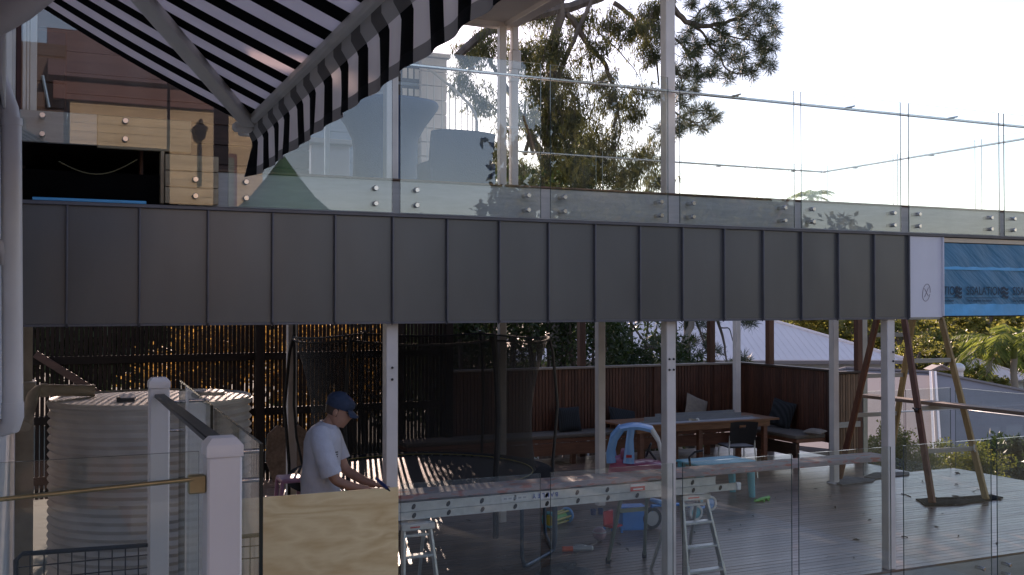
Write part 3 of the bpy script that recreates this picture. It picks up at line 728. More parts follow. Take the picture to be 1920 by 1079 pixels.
# far fence of the lower deck (back right corner)
FY = 11.9
fbal = thing('glass_fence', 'glass pool fence with a pale rail at the far corner of the lower deck', 'fence', (12, FY, 0))
fz = PY(1787, 727, FY).z; frz = PY(1787, 766, FY).z
for a, b in ((1617, 1694), (1697, 1781)):
    pane(fbal, XA(a, FY), XA(b, FY), FY - .006, FY + .006, -.1, fz, glass='glass_low')
for y0, y1 in ((10.6, 11.86), (9.25, 10.55), (7.9, 9.2)): pane(fbal, 13.1, 13.112, y0, y1, -.1, fz, glass='glass_low')
mb = MB(); mb.bb(XA(1617, FY), 13.09, FY - .06, FY - .03, frz - .012, frz + .012, .004); mb.bb(13.04, 13.07, 7.9, FY - .061, frz - .012, frz + .012, .004); mb.build('handrail', M['white_pl'], fbal)

# ------------------------------------------------------------------ steel posts
def post(px, Y, z0, z1, w, label, mat='white', bolts=(), base=False, grp='white steel posts under the upper deck'):
    x = XA(px, Y); t = thing('steel_post', label, 'post', (x, Y, z0), group=grp)
    mb = MB(); mb.bb(x - w/2, x + w/2, Y - w/2, Y + w/2, z0, z1, .006); s = mb.build('shaft', M[mat], t)
    for (bx, bz_) in bolts:
        mb = MB(); mb.lathe((x + bx, Y - w/2, bz_), [(.001, -.012), (.008, -.012), (.01, -.004), (.01, 0)], 8, axis='y'); mb.build('bolt', M['dark_metal'], t)
    if base:
        mb = MB(); mb.bb(x - .08, x + .08, Y - .08, Y + .08, z0, z0 + .012, .003); mb.build('base_plate', M['white'], t)
    return t
PW = .096
PYY = 7.735
zb = [PY(735, 690, PYY - .05).z, PY(735, 712, PYY - .05).z]
post(732, PYY, 0, 5.86, PW, 'white steel post right beside the man in the cap', bolts=[(0, z) for z in zb])
zb = [PY(1252, 674, PYY - .05).z, PY(1252, 694, PYY - .05).z]
post(1253, PYY, 0, 6.9, PW, 'tall white steel post rising past both decks in front of the toy car', bolts=[(s, z) for z in zb for s in (-.022, .022)])
zb = [PY(1665, 660, PYY - .05).z, PY(1665, 677, PYY - .05).z]
post(1664, 7.67, 0, 3.05, PW, 'white steel post at the deck edge beside the trestle ladder', bolts=[(.02, z) for z in zb])
post(547, 11.66, 0, 3.07, .1, 'shaded pale post with a black cable, in front of the slat screen')
post(941, 11.2, 0, 3.07, .085, 'pale post seen through the trampoline net')
post(1125, 11.6, 0, 3.07, .1, 'pale post between the two dark cushions of the long bench')
post(1381, 14.45, 0, 3.07, .1, 'pale post standing behind the stack of folded metal')
post(1563, 11.6, 0, 3.07, .1, 'pale post in front of the slatted end panel', base=True)
post(1618, 13.2, -.5, 3.3, .10, 'slim grey post behind the slatted end panel', mat='pvc2')
post(941, 11.0, 3.465, 5.80, .085, 'slim white post under the roof corner of the upper deck')
t = thing('downpipe', 'white stepped downpipe beside the slim post of the upper deck', 'downpipe', (XA(963, 10.98), 10.98, 3.5))
x = XA(963, 10.98)
mb = MB(); mb.bb(x - .045, x + .045, 10.94, 11.02, 3.47, 5.3, .008); mb.build('pipe', M['white'], t)
mb = MB(); mb.bb(x - .045, x + .075, 10.93, 11.03, 5.302, 5.52, .008); mb.bb(x - .03, x + .05, 10.94, 11.02, 5.522, 5.90, .008); mb.build('offset_bend', M['white'], t)
for z in (3.9, 4.6, 5.15):
    mb = MB(); mb.bb(x - .06, x + .052, 10.932, 11.028, z, z + .03, .003); mb.build('strap', M['white2'], t)

# ------------------------------------------------------------------ slat screen and nook walls
WY = 15.3
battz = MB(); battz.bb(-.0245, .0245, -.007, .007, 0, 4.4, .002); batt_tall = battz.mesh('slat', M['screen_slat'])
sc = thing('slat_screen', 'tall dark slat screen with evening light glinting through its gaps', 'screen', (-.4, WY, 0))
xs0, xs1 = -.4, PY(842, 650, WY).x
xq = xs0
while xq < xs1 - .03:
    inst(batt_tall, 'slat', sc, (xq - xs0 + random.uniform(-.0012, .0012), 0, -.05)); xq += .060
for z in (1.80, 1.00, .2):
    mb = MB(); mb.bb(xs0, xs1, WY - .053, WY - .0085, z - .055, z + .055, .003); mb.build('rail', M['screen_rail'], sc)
for px in (484, 742, 836):
    x = PY(px, 700, WY).x; mb = MB(); mb.bb(x - .06, x + .06, WY - .17, WY - .055, -.1, 4.3, .004); mb.build('post', M['screen_slat'], sc)
a = PY(66, 664, WY - .1); b = PY(190, 742, WY - .1)
mb = MB(); mb.beam(a, b, .07, .10, bev=.003); mb.build('diagonal_brace', M['brown_boards'], sc)
# nook wall
WT = PY(1000, 692, WY).z
bz0 = .34
battw = MB(); battw.bb(-.026, .026, -.009, .009, 0, WT - .02 - bz0, .003); batt_low = battw.mesh('slat', M['dark_wood'])
nk = thing('slatted_wall', 'dark reddish slatted timber wall wrapping the bench nook, with a flat capping', 'wall', (xs1, WY, 0))
xq = xs1 + .03
NX = 11.6
while xq < NX:
    inst(batt_low, 'slat', nk, (xq - xs1, random.uniform(-.001, .001), bz0)); xq += .0605
yq = WY - .03
while yq > 13.02:
    inst(batt_low, 'slat', nk, (NX - xs1, yq - WY, bz0), rz=R(90)); yq -= .0605
mb = MB(); mb.bb(xs1, NX + .02, WY + .0095, WY + .03, bz0, WT - .03); mb.bb(NX + .0095, NX + .03, 13.0, WY, bz0, WT - .03); mb.build('backing', M['dark_wood_x'], nk)
mb = MB(); mb.bb(xs1 - .02, NX + .09, WY - .05, WY + .10, WT - .02, WT + .015, .004); mb.build('capping', M['cap_grey'], nk)
mb = MB(); mb.bb(NX - .05, NX + .09, 12.95, WY - .051, WT - .02, WT + .015, .004); mb.build('capping', M['dark_wood_y'], nk)
for px in (1090, 1333, 1432):
    Yp = WY + .11 if px < 1400 else 14.6
    x = PY(px, 640, Yp).x if px < 1400 else NX + .1
    mb = MB(); mb.bb(x - .055, x + .055, Yp - .055, Yp + .055, 0, 3.25, .004); mb.build('post', M['dark_wood'], nk)
for px in (1232, 1345):
    x = PY(px, 740, WY - .03).x; mb = MB(); mb.bb(x - .06, x + .06, WY - .03, WY - .0095, bz0, WT - .03, .003); mb.build('cover_strip', M['dark_wood'], nk)
# end return panel
ep = thing('slatted_end_panel', 'short brown slatted panel facing the trestle at the end of the bench nook', 'panel', (NX, 12.95, 0))
ex1 = PY(1607, 800, 12.95).x
battE = MB(); battE.bb(-.023, .023, -.009, .009, 0, WT - .02 - .17, .003); bE = battE.mesh('slat', M['bench_wood'])
bE.materials[0] = wood('brown_end_slat', (.13, .075, .042), (.22, .13, .075), 'z', 3, .6, .22, .2)  # light on this end put into a paler slat colour
xq = NX + .02
while xq < ex1: inst(bE, 'slat', ep, (xq - NX, -.02, .12)); xq += .054
mb = MB(); mb.bb(NX - .03, ex1, 12.96, 12.985, .12, WT - .06); mb.build('backing', M['dark_wood_x'], ep)
mb = MB(); mb.bb(NX - .04, ex1 + .03, 12.88, 13.0, WT - .055, WT - .018, .004); mb.build('capping', M['dark_wood_x'], ep)
for z in (.62,):
    mb = MB(); mb.bb(NX - .01, ex1 + .03, 12.90, 12.919, z - .04, z + .05, .004); mb.build('rail', M['rung_grey'], ep)
mb = MB(); mb.bb(ex1 + .0, ex1 + .10, 12.92, 13.02, -.3, 3.2, .004); mb.build('corner_post', M['dark_wood'], ep)

# ------------------------------------------------------------------ near house: wall, pipes
hw = thing('house_wall', 'white painted house wall with window trim at the far left edge', 'wall', (-.14, 6, 0))
mb = MB(); mb.bb(-.40, -.14, 1.2, 12.0, -.9, 4.7); mb.build('wall_face', M['cream_wall'], hw)
mb = MB(); mb.bb(-.103, -.065, 7.72, 7.80, 3.86, 5.8, .004); mb.build('dark_reveal', M['maroon'], hw)
for x0, x1, y in ((-.135, -.105, 7.70), (-.064, -.042, 7.68), (-.040, -.022, 7.70), (-.020, .025, 7.72)):
    mb = MB(); mb.bb(x0, x1, y, y + .06, 3.868, 5.8, .004); mb.build('window_trim', M['white2'], hw)
mb = MB(); mb.bb(-.13, -.115, 4.6, 6.9, 3.5, 5.6, .003); mb.build('window_trim', M['white2'], hw)
mb = MB(); mb.bb(-.2, .015, 11.7, 11.9, 1.78, 3.07, .004); mb.bb(-.2, .05, 11.62, 11.95, 1.70, 1.78, .01); mb.bb(-.2, .03, 11.66, 11.92, -.7, 1.70, .004)
tag(mb.build('rendered_pier', M['pvc2']), 'cream rendered pier with a moulded ledge behind the downpipe', 'pier')
dp = thing('downpipe', 'thick white downpipe running down the house wall at the left edge', 'downpipe', PY(21, 700, 5.5))
Yp = 5.5
mb = MB(); top = [PY(-40, 40, Yp), PY(-22, 100, Yp), PY(2, 165, Yp), PY(17, 205, Yp), PY(21, 235, Yp)]
mb.tube(top, .044, 18); mb.build('bend', M['pvc'], dp)
mb = MB(); a, b = PY(21, 228, Yp), PY(24, 762, Yp); mb.tube([a, b], .046, 20); mb.build('pipe', M['pvc'], dp)
mb = MB(); mb.tube([PY(24, 755, Yp), PY(24, 782, Yp), PY(21, 797, Yp) + Vector((0, .01, 0)), PY(12, 806, Yp) + Vector((-.03, .05, 0))], [.05, .05, .048, .04], 18); mb.build('bottom_elbow', M['pvc'], dp)
mb = MB(); mb.tube([PY(-30, 452, Yp), PY(2, 462, Yp), PY(12, 478, Yp), PY(13, 497, Yp)], .034, 14); mb.build('side_branch', M['pvc'], dp)
mb = MB(); a, b = PY(21, 222, Yp), PY(21, 236, Yp); mb.tube([a, b], .050, 20); mb.build('collar', M['pvc'], dp)
ip = thing('inlet_pipe', 'grey inlet pipe elbowing over the top of the water tank', 'pipe', PY(120, 733, 10))
mb = MB(); mb.tube([PY(46, 800, 9.2), PY(54, 770, 9.4), PY(62, 742, 9.6), PY(72, 733, 9.7), PY(92, 732, 9.7), PY(178, 733, 9.7)], .05, 14); mb.build('pipe', M['pvc2'], ip)
mb = MB(); mb.tube([PY(76, 732.5, 9.7), PY(90, 732.5, 9.7)], .058, 14); mb.build('collar', M['pvc2'], ip)
gt = MB(); gt.tube([PD(-60, 62, 3.4), PD(0, 30, 3.4), PD(35, 10, 3.4), PD(75, -22, 3.4), PD(120, -60, 3.4)], .055, 16)
tag(gt.build('roof_gutter', M['white']), 'pale rounded eaves gutter cutting the top left corner', 'gutter')

# ------------------------------------------------------------------ balcony where the photographer stands
mb = MB(); mb.bb(-.14, .62, -2, 6.1, .88, 1.0); tag(mb.build('balcony_floor', M['edge_board']), 'near balcony floor below the picture edge', 'floor', kind='structure')
cbal = thing('balcony_balustrade', 'near balcony balustrade of glass panels pinned between two capped white posts', 'balustrade', (.58, 4.6, 1.0))
def cap_post(px, ytop, d, w):
    p = PD(px, ytop, d); x, y, zt = p.x, p.y, p.z
    mb = MB(); mb.bb(x - w/2, x + w/2, y - w/2, y + w/2, 1.0, zt - .055, .007); po = mb.build('post', M['balcony_post'], cbal)
    mb = MB(); h = w/2 + .003
    prof = [(h, -.056), (h, -.022), (h - .003, -.018), (h - .018, 0)]
    vs_ = []; 
    for r_, z in prof: vs_ += [(x - r_, y - r_, zt + z), (x + r_, y - r_, zt + z), (x + r_, y + r_, zt + z), (x - r_, y + r_, zt + z)]
    f_ = [(i*4+k, i*4+(k+1) % 4, (i+1)*4+(k+1) % 4, (i+1)*4+k) for i in range(3) for k in range(4)] + [(12, 13, 14, 15), (3, 2, 1, 0)]
    mb.add(vs_, f_); mb.build('post_cap', M['balcony_post'], po)
    return x, y, zt
x1p, y1p, z1p = cap_post(417, 819, 3.22, .104)
x2p, y2p, z2p = cap_post(298, 708, 5.8, .106)
sl = (x2p - x1p) / (y2p - y1p); gx = x1p + .105               # the panes follow the slightly skewed line of the posts
def Yg(px):
    d = ray(px, 568); t_ = (gx - sl * y1p) / (d.x - sl * d.y); return d.y * t_
def skew_pane(ya, yb, zt):
    L_ = (yb - ya) * math.hypot(1, sl)
    mb = MB(); mb.bb(-.006, .006, 0, L_, 0, zt - 1.02); mb.m = [0 if i in (3, 5) else (2 if i < 2 else 1) for i in range(6)]
    o = mb.build('glass_panel', [M['glass_near'], M['glass_edge_dark'], M['glass_edge_dark']], cbal, local=True, smooth=False)
    o.location = Vector((gx + sl * (ya - y1p), ya, 1.02)) - wloc(cbal); o.rotation_euler = (0, 0, -math.atan(sl)); return o
skew_pane(Yg(491), Yg(405), PD(491, 832, Yg(491) / ray(491, 568).y).z)
skew_pane(Yg(398), 6.0, PD(398, 760, Yg(398) / ray(398, 568).y).z)
for y, z in ((y1p, z1p - .05), (y1p, z1p - .14), (y2p, z2p - .14), (y2p, z2p - .30), (Yg(396) + .25, z1p - .02)):
    xx = x1p + sl * (y - y1p); mb = MB(); mb.tube([(xx + .04, y, z), (xx + .125, y, z)], .008, 10); mb.build('pin', M['steel'], cbal)
mb = MB(); mb.beam((x1p, y1p + .04, z1p - .03), (x2p, y2p - .04, z2p - .10), .055, .022, bev=.004); mb.build('handrail', M['dark_metal'], cbal)
pane(cbal, -.139, x1p - .07, y1p - .006, y1p + .006, 1.05, PY(345, 848, y1p).z, edge='glass_edge', glass='glass_near')
ra, rb = PY(-2, 937, y1p - .03), PY(362, 899, y1p - .03)
mb = MB(); mb.tube([ra, rb], .007, 12); mb.build('brass_rail', M['brass'], cbal)
c = PY(369, 908, y1p - .02); mb = MB(); mb.bb(c.x - .026, c.x + .026, c.y - .015, c.y + .02, c.z - .028, c.z + .028, .004); mb.build('latch_plate', M['brass'], cbal)
mg = thing('mesh_gate', 'dark blue coated wire mesh gate low in front of the water tank', 'gate', (.3, 6.12, 1))
def mesh_gate():
    a, b = PY(30, 1040, 6.12), PY(284, 1022, 6.12)
    mb = MB(); mb.tube([Vector((a.x, 6.12, 1.0)), Vector((a.x, 6.12, a.z - .03)), Vector((a.x + .03, 6.12, a.z)), b, Vector((b.x, 6.12, 1.0))], .013, 8); mb.build('frame', M['mesh_blue'], mg)
    n = 10
    for i in range(1, n):
        x = a.x + (b.x - a.x) * i / n; mb = MB(); mb.tube([(x, 6.12, 1.0), (x, 6.12, a.z)], .004, 6); mb.build('wire', M['mesh_blue'], mg)
    for k in range(1, 3):
        mb = MB(); z = a.z - .07*k; mb.tube([(a.x, 6.125, z), (b.x, 6.125, z)], .004, 6); mb.build('wire', M['mesh_blue'], mg)
mesh_gate()

# ------------------------------------------------------------------ striped awning
aw = thing('awning', 'black and white striped folding arm awning with a hanging striped valance', 'awning', (0, 4, 4))
M['stripe'] = stripe_mat('striped_canvas', .235, .491, (.006, .006, .008), (.86, .78, .77), .6, .48)
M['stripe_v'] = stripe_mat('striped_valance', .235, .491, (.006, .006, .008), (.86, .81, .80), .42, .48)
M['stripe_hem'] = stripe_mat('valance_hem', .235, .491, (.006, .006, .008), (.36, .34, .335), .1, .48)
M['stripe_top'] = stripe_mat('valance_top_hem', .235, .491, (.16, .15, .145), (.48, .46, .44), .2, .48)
M['arm'] = pm('awning_arm_paint', (.62, .59, .54), .4, .1, .06, 6)
AY0, AY1 = -1.0, 5.394
def zf(x, y): return 4.01 - .52 * x + .03 * (5.394 - y) * x
AO = wloc(aw)
def canvas():
    mb = MB(); rows = []
    for i in range(15):
        x = -.14 + 1.13 * i / 14
        rows.append([Vector((x, y, zf(x, y) - .02*math.sin(math.pi*i/14)*(1 + .25*math.sin(y*5)))) for y in np.linspace(AY0, AY1, 40)])
    mb.grid(rows); k = len(mb.v)
    mb.v += [(p[0], p[1], p[2] + .003) for p in mb.v]; mb.f += [tuple(reversed([q + k for q in f])) for f in mb.f[:]]; mb.m = [0]*len(mb.f)
    mb.build('canvas', M['stripe'], aw)
    mb = MB(); mb.tube([(-.14, AY1, zf(-.14, AY1)), (.98, AY1, zf(.98, AY1))], .006, 6); mb.build('edge_cord', M['white2'], aw)
canvas()
xb = 1.0
def barz(y): return zf(1.0, y) + .0
p0, p1 = Vector((xb, AY0, barz(AY0))), Vector((xb, AY1 + .03, barz(AY1)))
mb = MB(); mb.beam(p0, p1, .05, .045, bev=.01); mb.build('front_bar', M['arm'], aw)
mb = MB(); mb.box(p1 + Vector((.0, .012, -.01)), (.08, .02, .085), None, .008); mb.build('end_cap', M['arm'], aw)
def valance():
    ys = np.linspace(AY0, AY1 + .01, 330)
    amp = lambda t: .004 + .028 * t
    def pt(y, t):
        ph = y * 2*math.pi / .235
        s = math.sin(ph) * .6 + .4 * math.sin(ph * .43 + 1.3)
        e = max(0, 1 - (AY1 - y) / .12)
        zt = barz(y) - .05; L_ = .215
        # the cloth leans outward at its top hem, then hangs; folds grow to the free edge
        xo = .028 * min(1, t * 5) + amp(t) * s * .55
        return Vector((xb + .012 + xo - .05 * e * t, y + .018 * t * math.sin(ph*.7 + 2) * 1.0, zt - L_ * t + .004 * s))
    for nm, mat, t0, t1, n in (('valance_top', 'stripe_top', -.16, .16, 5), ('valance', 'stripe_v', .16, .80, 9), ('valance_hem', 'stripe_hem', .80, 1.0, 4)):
        rows = [[pt(y, max(-.2, t0 + (t1 - t0) * i / (n - 1))) if t0 + (t1-t0)*i/(n-1) >= 0 else Vector((xb + .012, y, barz(y) - .05 - .215*(t0 + (t1-t0)*i/(n-1)))) for y in ys] for i in range(n)]
        mb = MB(); mb.grid(rows); k = len(mb.v)
        mb.v += [(p[0] - .0025, p[1], p[2]) for p in mb.v]; mb.f += [tuple(reversed([q + k for q in f])) for f in mb.f[:]]; mb.m = [0]*len(mb.f)
        mb.build(nm, M[mat], aw)
valance()
# folding arms (elbow out of frame)
pa = PY(436, 236, 5.30); 
q0 = PD(250, -22, 3.9)
mb = MB(); mb.beam(q0, Vector((.985, 5.27, barz(5.27) - .015)), .075, .05, bev=.014); mb.build('folding_arm', M['arm'], aw)
mb = MB(); mb.box(Vector((.96, 5.30, barz(5.3) - .03)), (.10, .06, .05), None, .012); mb.build('arm_knuckle', M['arm'], aw)
mb = MB(); mb.beam(PD(250, -22, 3.9), Vector((-.1, 4.9, 4.02)), .075, .05, bev=.014); mb.build('folding_arm', M['arm'], aw)
mb = MB(); mb.tube([(-.10, AY0, 4.10), (-.10, 5.42, 4.10)], .05, 16); mb.build('roller_tube', M['arm'], aw)
# ------------------------------------------------------------------ upper deck furniture
UZ = 3.465
def tub_chair():
    c = PY(722, 300, 9.0); x, y = c.x, 9.0
    zt = PY(722, 192, 9.0).z
    t = thing('tub_chair', 'rounded slate blue tub chair with a wide flared rim behind the upper glass', 'chair', (x, y, UZ))
    h = zt - UZ
    mb = MB(); n = 36; rows = []
    prof = [(.30, .06), (.29, .2), (.285, .40), (.30, .50), (.36, .60), (.43, .68), (.475, .735), (.485, .765), (.475, .785), (.45, .775), (.38, .70), (.30, .60), (.26, .48), (.25, .42)]
    for r, z in prof:
        rows.append([Vector((x + r*math.cos(2*math.pi*k/n), y + r*math.sin(2*math.pi*k/n), UZ + z * h / .785 + (.06*(z - .4) * math.sin(2*math.pi*k/n) if z > .5 else 0))) for k in range(n)])
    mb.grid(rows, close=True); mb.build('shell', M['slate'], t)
    mb = MB(); mb.lathe((x, y, UZ), [(.001, .40), (.24, .40), (.25, .44), (.22, .49), (.001, .5)], 24); mb.build('seat_cushion', M['cushion_beige'], t)
    for sx in (-1, 1):
        for sy in (-1, 1):
            mb = MB(); mb.tube([(x + sx*.22, y + sy*.22, UZ), (x + sx*.21, y + sy*.21, UZ + .07)], .02, 8); mb.build('foot', M['dark_metal'], t)
M['slate'] = pm('slate_blue_weave', (.02, .058, .135), .6, 0, .1, 40, .3, 90)  # blue of the mirrored sky put into the chair colour
tub_chair()
def square_chair():
    p0, p1 = PY(800, 350, 9.9), PY(925, 350, 9.9); y = 9.9
    zt = PY(860, 246, 9.9).z; t = thing('lounge_chair', 'square backed slate blue outdoor chair beside the tub chair', 'chair', ((p0.x + p1.x)/2, y, UZ))
    xa, xb_ = PY(806, 300, 9.9).x, PY(918, 300, 9.9).x
    mb = MB(); rows = []
    for k in range(9):
        u = k/8; z = UZ + .30 + (zt - UZ - .30)*u
        yy = y - .02 - .10*u; wdn = .03*u
        rows.append([Vector((xa - .02 + wdn*.3 + (xb_ - xa + wdn) * j/8 , yy + .03*math.cos(math.pi*(j/8 - .5)), z - (.03*abs(j/8 - .5)**3*8 if k == 8 else 0))) for j in range(9)])
    mb.grid(rows); k = len(mb.v); mb.v += [(p[0], p[1] + .06, p[2]) for p in mb.v]; mb.f += [tuple(reversed([q+k for q in f])) for f in mb.f[:]]
    top = [72 + j for j in range(9)]; mb.f += [(top[j], top[j+1], top[j+1]+k, top[j]+k) for j in range(8)]
    l = [9*r_ for r_ in range(9)]; r2 = [9*r_+8 for r_ in range(9)]
    mb.f += [(l[j], l[j+1], l[j+1]+k, l[j]+k) for j in range(8)] + [(r2[j+1], r2[j], r2[j]+k, r2[j+1]+k) for j in range(8)]
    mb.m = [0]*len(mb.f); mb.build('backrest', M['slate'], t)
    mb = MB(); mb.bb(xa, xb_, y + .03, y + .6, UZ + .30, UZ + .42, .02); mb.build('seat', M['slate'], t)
    for sx in (xa - .03, xb_ - .0):
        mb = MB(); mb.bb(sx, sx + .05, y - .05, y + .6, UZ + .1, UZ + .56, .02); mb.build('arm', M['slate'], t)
    for sx in (xa + .02, xb_ - .02):
        for sy in (y, y + .55):
            mb = MB(); mb.tube([(sx, sy, UZ), (sx, sy, UZ + .32)], .02, 8); mb.build('leg', M['dark_metal'], t)
square_chair()
tb = thing('side_bench', 'low pale bench left of the tub chair behind the upper glass', 'bench', PY(640, 330, 10.2))
a, b = PY(560, 262, 10.2), PY(656, 262, 10.2); zt = a.z
mb = MB(); mb.bb(a.x, b.x, 10.0, 10.5, zt - .05, zt, .008); mb.build('top', M['white2'], tb)
mb = MB(); mb.bb(a.x + .1, b.x - .03, 10.1, 10.4, UZ, zt - .051, .006); mb.build('body', M['primer'], tb)
t = thing('slim_post', 'slim white post at the left of the tub chair', 'post', PY(613, 340, 9.5))
p = PY(613, 300, 9.5); mb = MB(); mb.bb(p.x - .022, p.x + .022, 9.48, 9.52, UZ, 4.35, .004); mb.build('shaft', M['white_pl'], t); mb = MB(); mb.bb(p.x - .03, p.x + .03, 9.47, 9.53, 4.351, 4.38, .004); mb.build('cap', M['white_pl'], t)
# pale back wall, the blue of mirrored sky put into its boards
bwall = thing('back_wall', 'pale blue grey boarded wall at the back of the upper deck', 'wall', (2.3, 11.5, UZ))
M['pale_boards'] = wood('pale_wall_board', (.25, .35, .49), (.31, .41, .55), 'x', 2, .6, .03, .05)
x0, x1 = 2.35, PY(784, 200, 11.5).x
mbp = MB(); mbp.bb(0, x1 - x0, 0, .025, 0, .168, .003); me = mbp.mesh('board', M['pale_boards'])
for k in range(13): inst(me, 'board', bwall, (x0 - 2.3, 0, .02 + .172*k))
mb = MB(); mb.bb(x0, x1, 11.53, 11.6, UZ, 5.85); mb.build('lining', M['dark_wood_x'], bwall)
# two dark louvred openings in it
for (pa_, pb_) in (((752, 128), (786, 150)), ((752, 166), (786, 182))):
    a, b = PY(*pa_, 11.49), PY(*pb_, 11.49)
    f_ = MB(); f_.bb(a.x - .04, b.x + .04, 11.47, 11.498, b.z - .04, a.z + .04, .004); fr = f_.build('window', M['slate_fab'], bwall)
    for k in range(3):
        xx = a.x + (b.x - a.x) * (k + .5) / 3; w_ = (b.x - a.x)/3 - .02
        q = MB(); q.bb(xx - w_/2, xx + w_/2, 11.464, 11.4695, b.z, a.z); q.build('pane', M['white_pl'], fr)
bc = thing('boarded_column', 'white weatherboard column at the head of the curved stair rail', 'column', PY(812, 240, 11.4))
a, b = PY(790, 240, 11.4), PY(838, 240, 11.4)
zt = PY(812, 108, 11.4).z
n = 12
mbp = MB(); mbp.bb(0, b.x - a.x, 0, .2, 0, (zt - UZ)/n - .008, .004); me = mbp.mesh('board', M['white2'])
for k in range(n): inst(me, 'board', bc, (a.x - bc.location.x, 11.4 - bc.location.y, UZ - bc.location.z + (zt - UZ)/n * k))
mb = MB(); mb.bb(a.x - .04, b.x + .04, 11.37, 11.63, zt, zt + .05, .006); mb.build('cap', M['white2'], bc)
sr = thing('stair_railing', 'white curved stair railing with thin balusters behind the upper glass', 'railing', PY(860, 340, 11.1))
rp_ = [(796, 124), (815, 138), (840, 158), (862, 178), (880, 196), (890, 212), (894, 228)]
path = [PY(px, py, 11.1 - .08*i) for i, (px, py) in enumerate(rp_)]
mb = MB(); mb.tube(path, .016, 10); mb.build('handrail', M['white_pl'], sr)
mb = MB(); mb.tube([path[-1], PY(894, 345, 10.6)], .02, 10); mb.build('newel', M['white_pl'], sr)
for i, px in enumerate((801, 814, 829, 843, 854, 866, 877, 886)):
    xs = [q[0] for q in rp_]; py = np.interp(px, xs, [q[1] for q in rp_]); yy = np.interp(px, xs, [11.1 - .08*k for k in range(7)])
    p = PY(px, py, yy); mb = MB(); mb.tube([p, Vector((p.x, p.y, UZ))], .007, 6); mb.build('baluster', M['white_pl'], sr)

# dark boarded wall behind the left panes
dw = thing('boarded_wall', 'dark brown boarded wall in shade behind the left upper panes', 'wall', (-.6, 9.6, UZ))
mbp = MB(); mbp.bb(0, 2.95, 0, .025, 0, .176, .004); me = mbp.mesh('board', M['brown_boards'])
for k in range(13): inst(me, 'board', dw, (0, 0, .18*k))
mb = MB(); mb.bb(-.6, 2.34, 9.63, 9.7, UZ, 5.85); mb.build('lining', M['dark_wood_x'], dw)
dsn = thing('door_panel', 'dark brown ledged door standing on the raised landing', 'door', (.05, 8.6, 3.86))
a, b = PY(64, 200, 8.6), PY(122, 200, 8.6); zt = PY(100, 57, 8.6).z
n = 4
mbp = MB(); mbp.bb(0, b.x - a.x, 0, .03, 0, (zt - 3.86)/n - .012, .005); me = mbp.mesh('panel', M['brown_boards'])
for k in range(n): inst(me, 'panel', dsn, (a.x - .05, 0, (zt - 3.86)/n*k))
mb = MB(); mb.tube([PY(80, 142, 8.57), PY(92, 202, 8.57)], .012, 8); mb.build('pull_bar', M['alu'], dsn)
mb = MB(); mb.bb(a.x - .03, b.x + .01, 8.62, 8.65, 3.86, zt); mb.build('frame', M['dark_wood'], dsn)
mb = MB(); mb.sph(PY(374, 328, 7.6) + Vector((0, .03, .0)), (.075, .05, .035), 12, 8, noise=.22)
tag(mb.build('crumpled_plastic', M['rag']), 'scrap of crumpled white plastic on the capping beside the bolts', 'plastic scrap')

# ------------------------------------------------------------------ house across the garden (mirrored in the panes)
hb = thing('weatherboard_house', 'sunlit cream weatherboard house facing the decks, seen mirrored in the panes', 'house', (2.9, -10, -.6))
mb = MB(); mb.bb(.75, 5.0, -14, -10.02, -.8, 7.0); mb.build('wall', M['dark_wood_x'], hb)
mbp = MB(); mbp.bb(0, 4.25, -.012, .012, 0, .19, .003); me = mbp.mesh('weatherboard', M['cream_boards'])
for k in range(22): inst(me, 'weatherboard', hb, (.75 - 2.9, 0, 3.5 + k*.195))
mb = MB(); mb.prism([(.3, -9.6, 7.55), (.3, -12.2, 9.2), (.3, -14.6, 7.55)], (5.0, 0, 0)); mb.build('roof', M['mauve_roof'], hb)
mb = MB(); mb.bb(.4, 5.2, -9.9, -9.84, 7.08, 7.5, .01); mb.build('eaves_board', M['maroon'], hb)
mb = MB(); mb.bb(4.0, 4.4, -9.985, -9.95, 4.2, 6.1, .01); w = mb.build('window', M['maroon'], hb)
mb = MB(); mb.bb(4.07, 4.33, -9.948, -9.94, 4.3, 6.0); mb.build('pane', M['glass_edge'], w)
mb = MB(); mb.bb(-1.3, .70, -14, -10.4, -.8, 8.4); mb.build('side_wing', M['brown_boards'], hb)  # added dark wing keeps mirrored sky out of the left panes
ln = MB(); ln.tube([(3.55, -9.9, 5.3), (3.55, -9.9, 6.3)], .035, 8); ln.lathe((3.55, -9.85, 6.35), [(.04, 0), (.11, .07), (.15, .27), (.18, .28), (.17, .31), (.05, .40), (.05, .46), (.02, .5)], 8); ln.build('lantern', M['black'], hb)
hd = thing('raised_terrace', 'raised timber terrace in front of the mirrored weatherboard house', 'terrace', (3, -7, -.6))
mb = MB(); mb.bb(.5, 6.2, -9.98, -4.2, 3.0, 3.2); mb.build('floor', M['raw_timber'], hd)
for x in (.8, 5.9):
    for y in (-4.6, -9.5): mb = MB(); mb.bb(x, x + .12, y, y + .12, -.8, 3.0); mb.build('leg', M['dark_wood'], hd)
um = thing('market_umbrella', 'green canvas umbrella with a scalloped edge, mirrored in the glass', 'umbrella', (4.45, -5.2, 3.2))
mb = MB(); n = 32; rows = []
for r, z in ((.02, 2.25), (.3, 1.85), (.62, 1.45), (.9, 1.2), (.92, 1.10)):
    rows.append([Vector((4.45 + r*math.cos(2*math.pi*k/n), -5.2 + r*math.sin(2*math.pi*k/n), 3.2 + z - (.05*(k % 2) if z < 1.15 else 0))) for k in range(n)])
mb.grid(rows, close=True); mb.build('canopy', M['green_cloth'], um); mb = MB(); mb.tube([(4.45, -5.2, 3.2), (4.45, -5.2, 5.4)], .03, 10); mb.build('pole', M['raw_timber_z'], um)
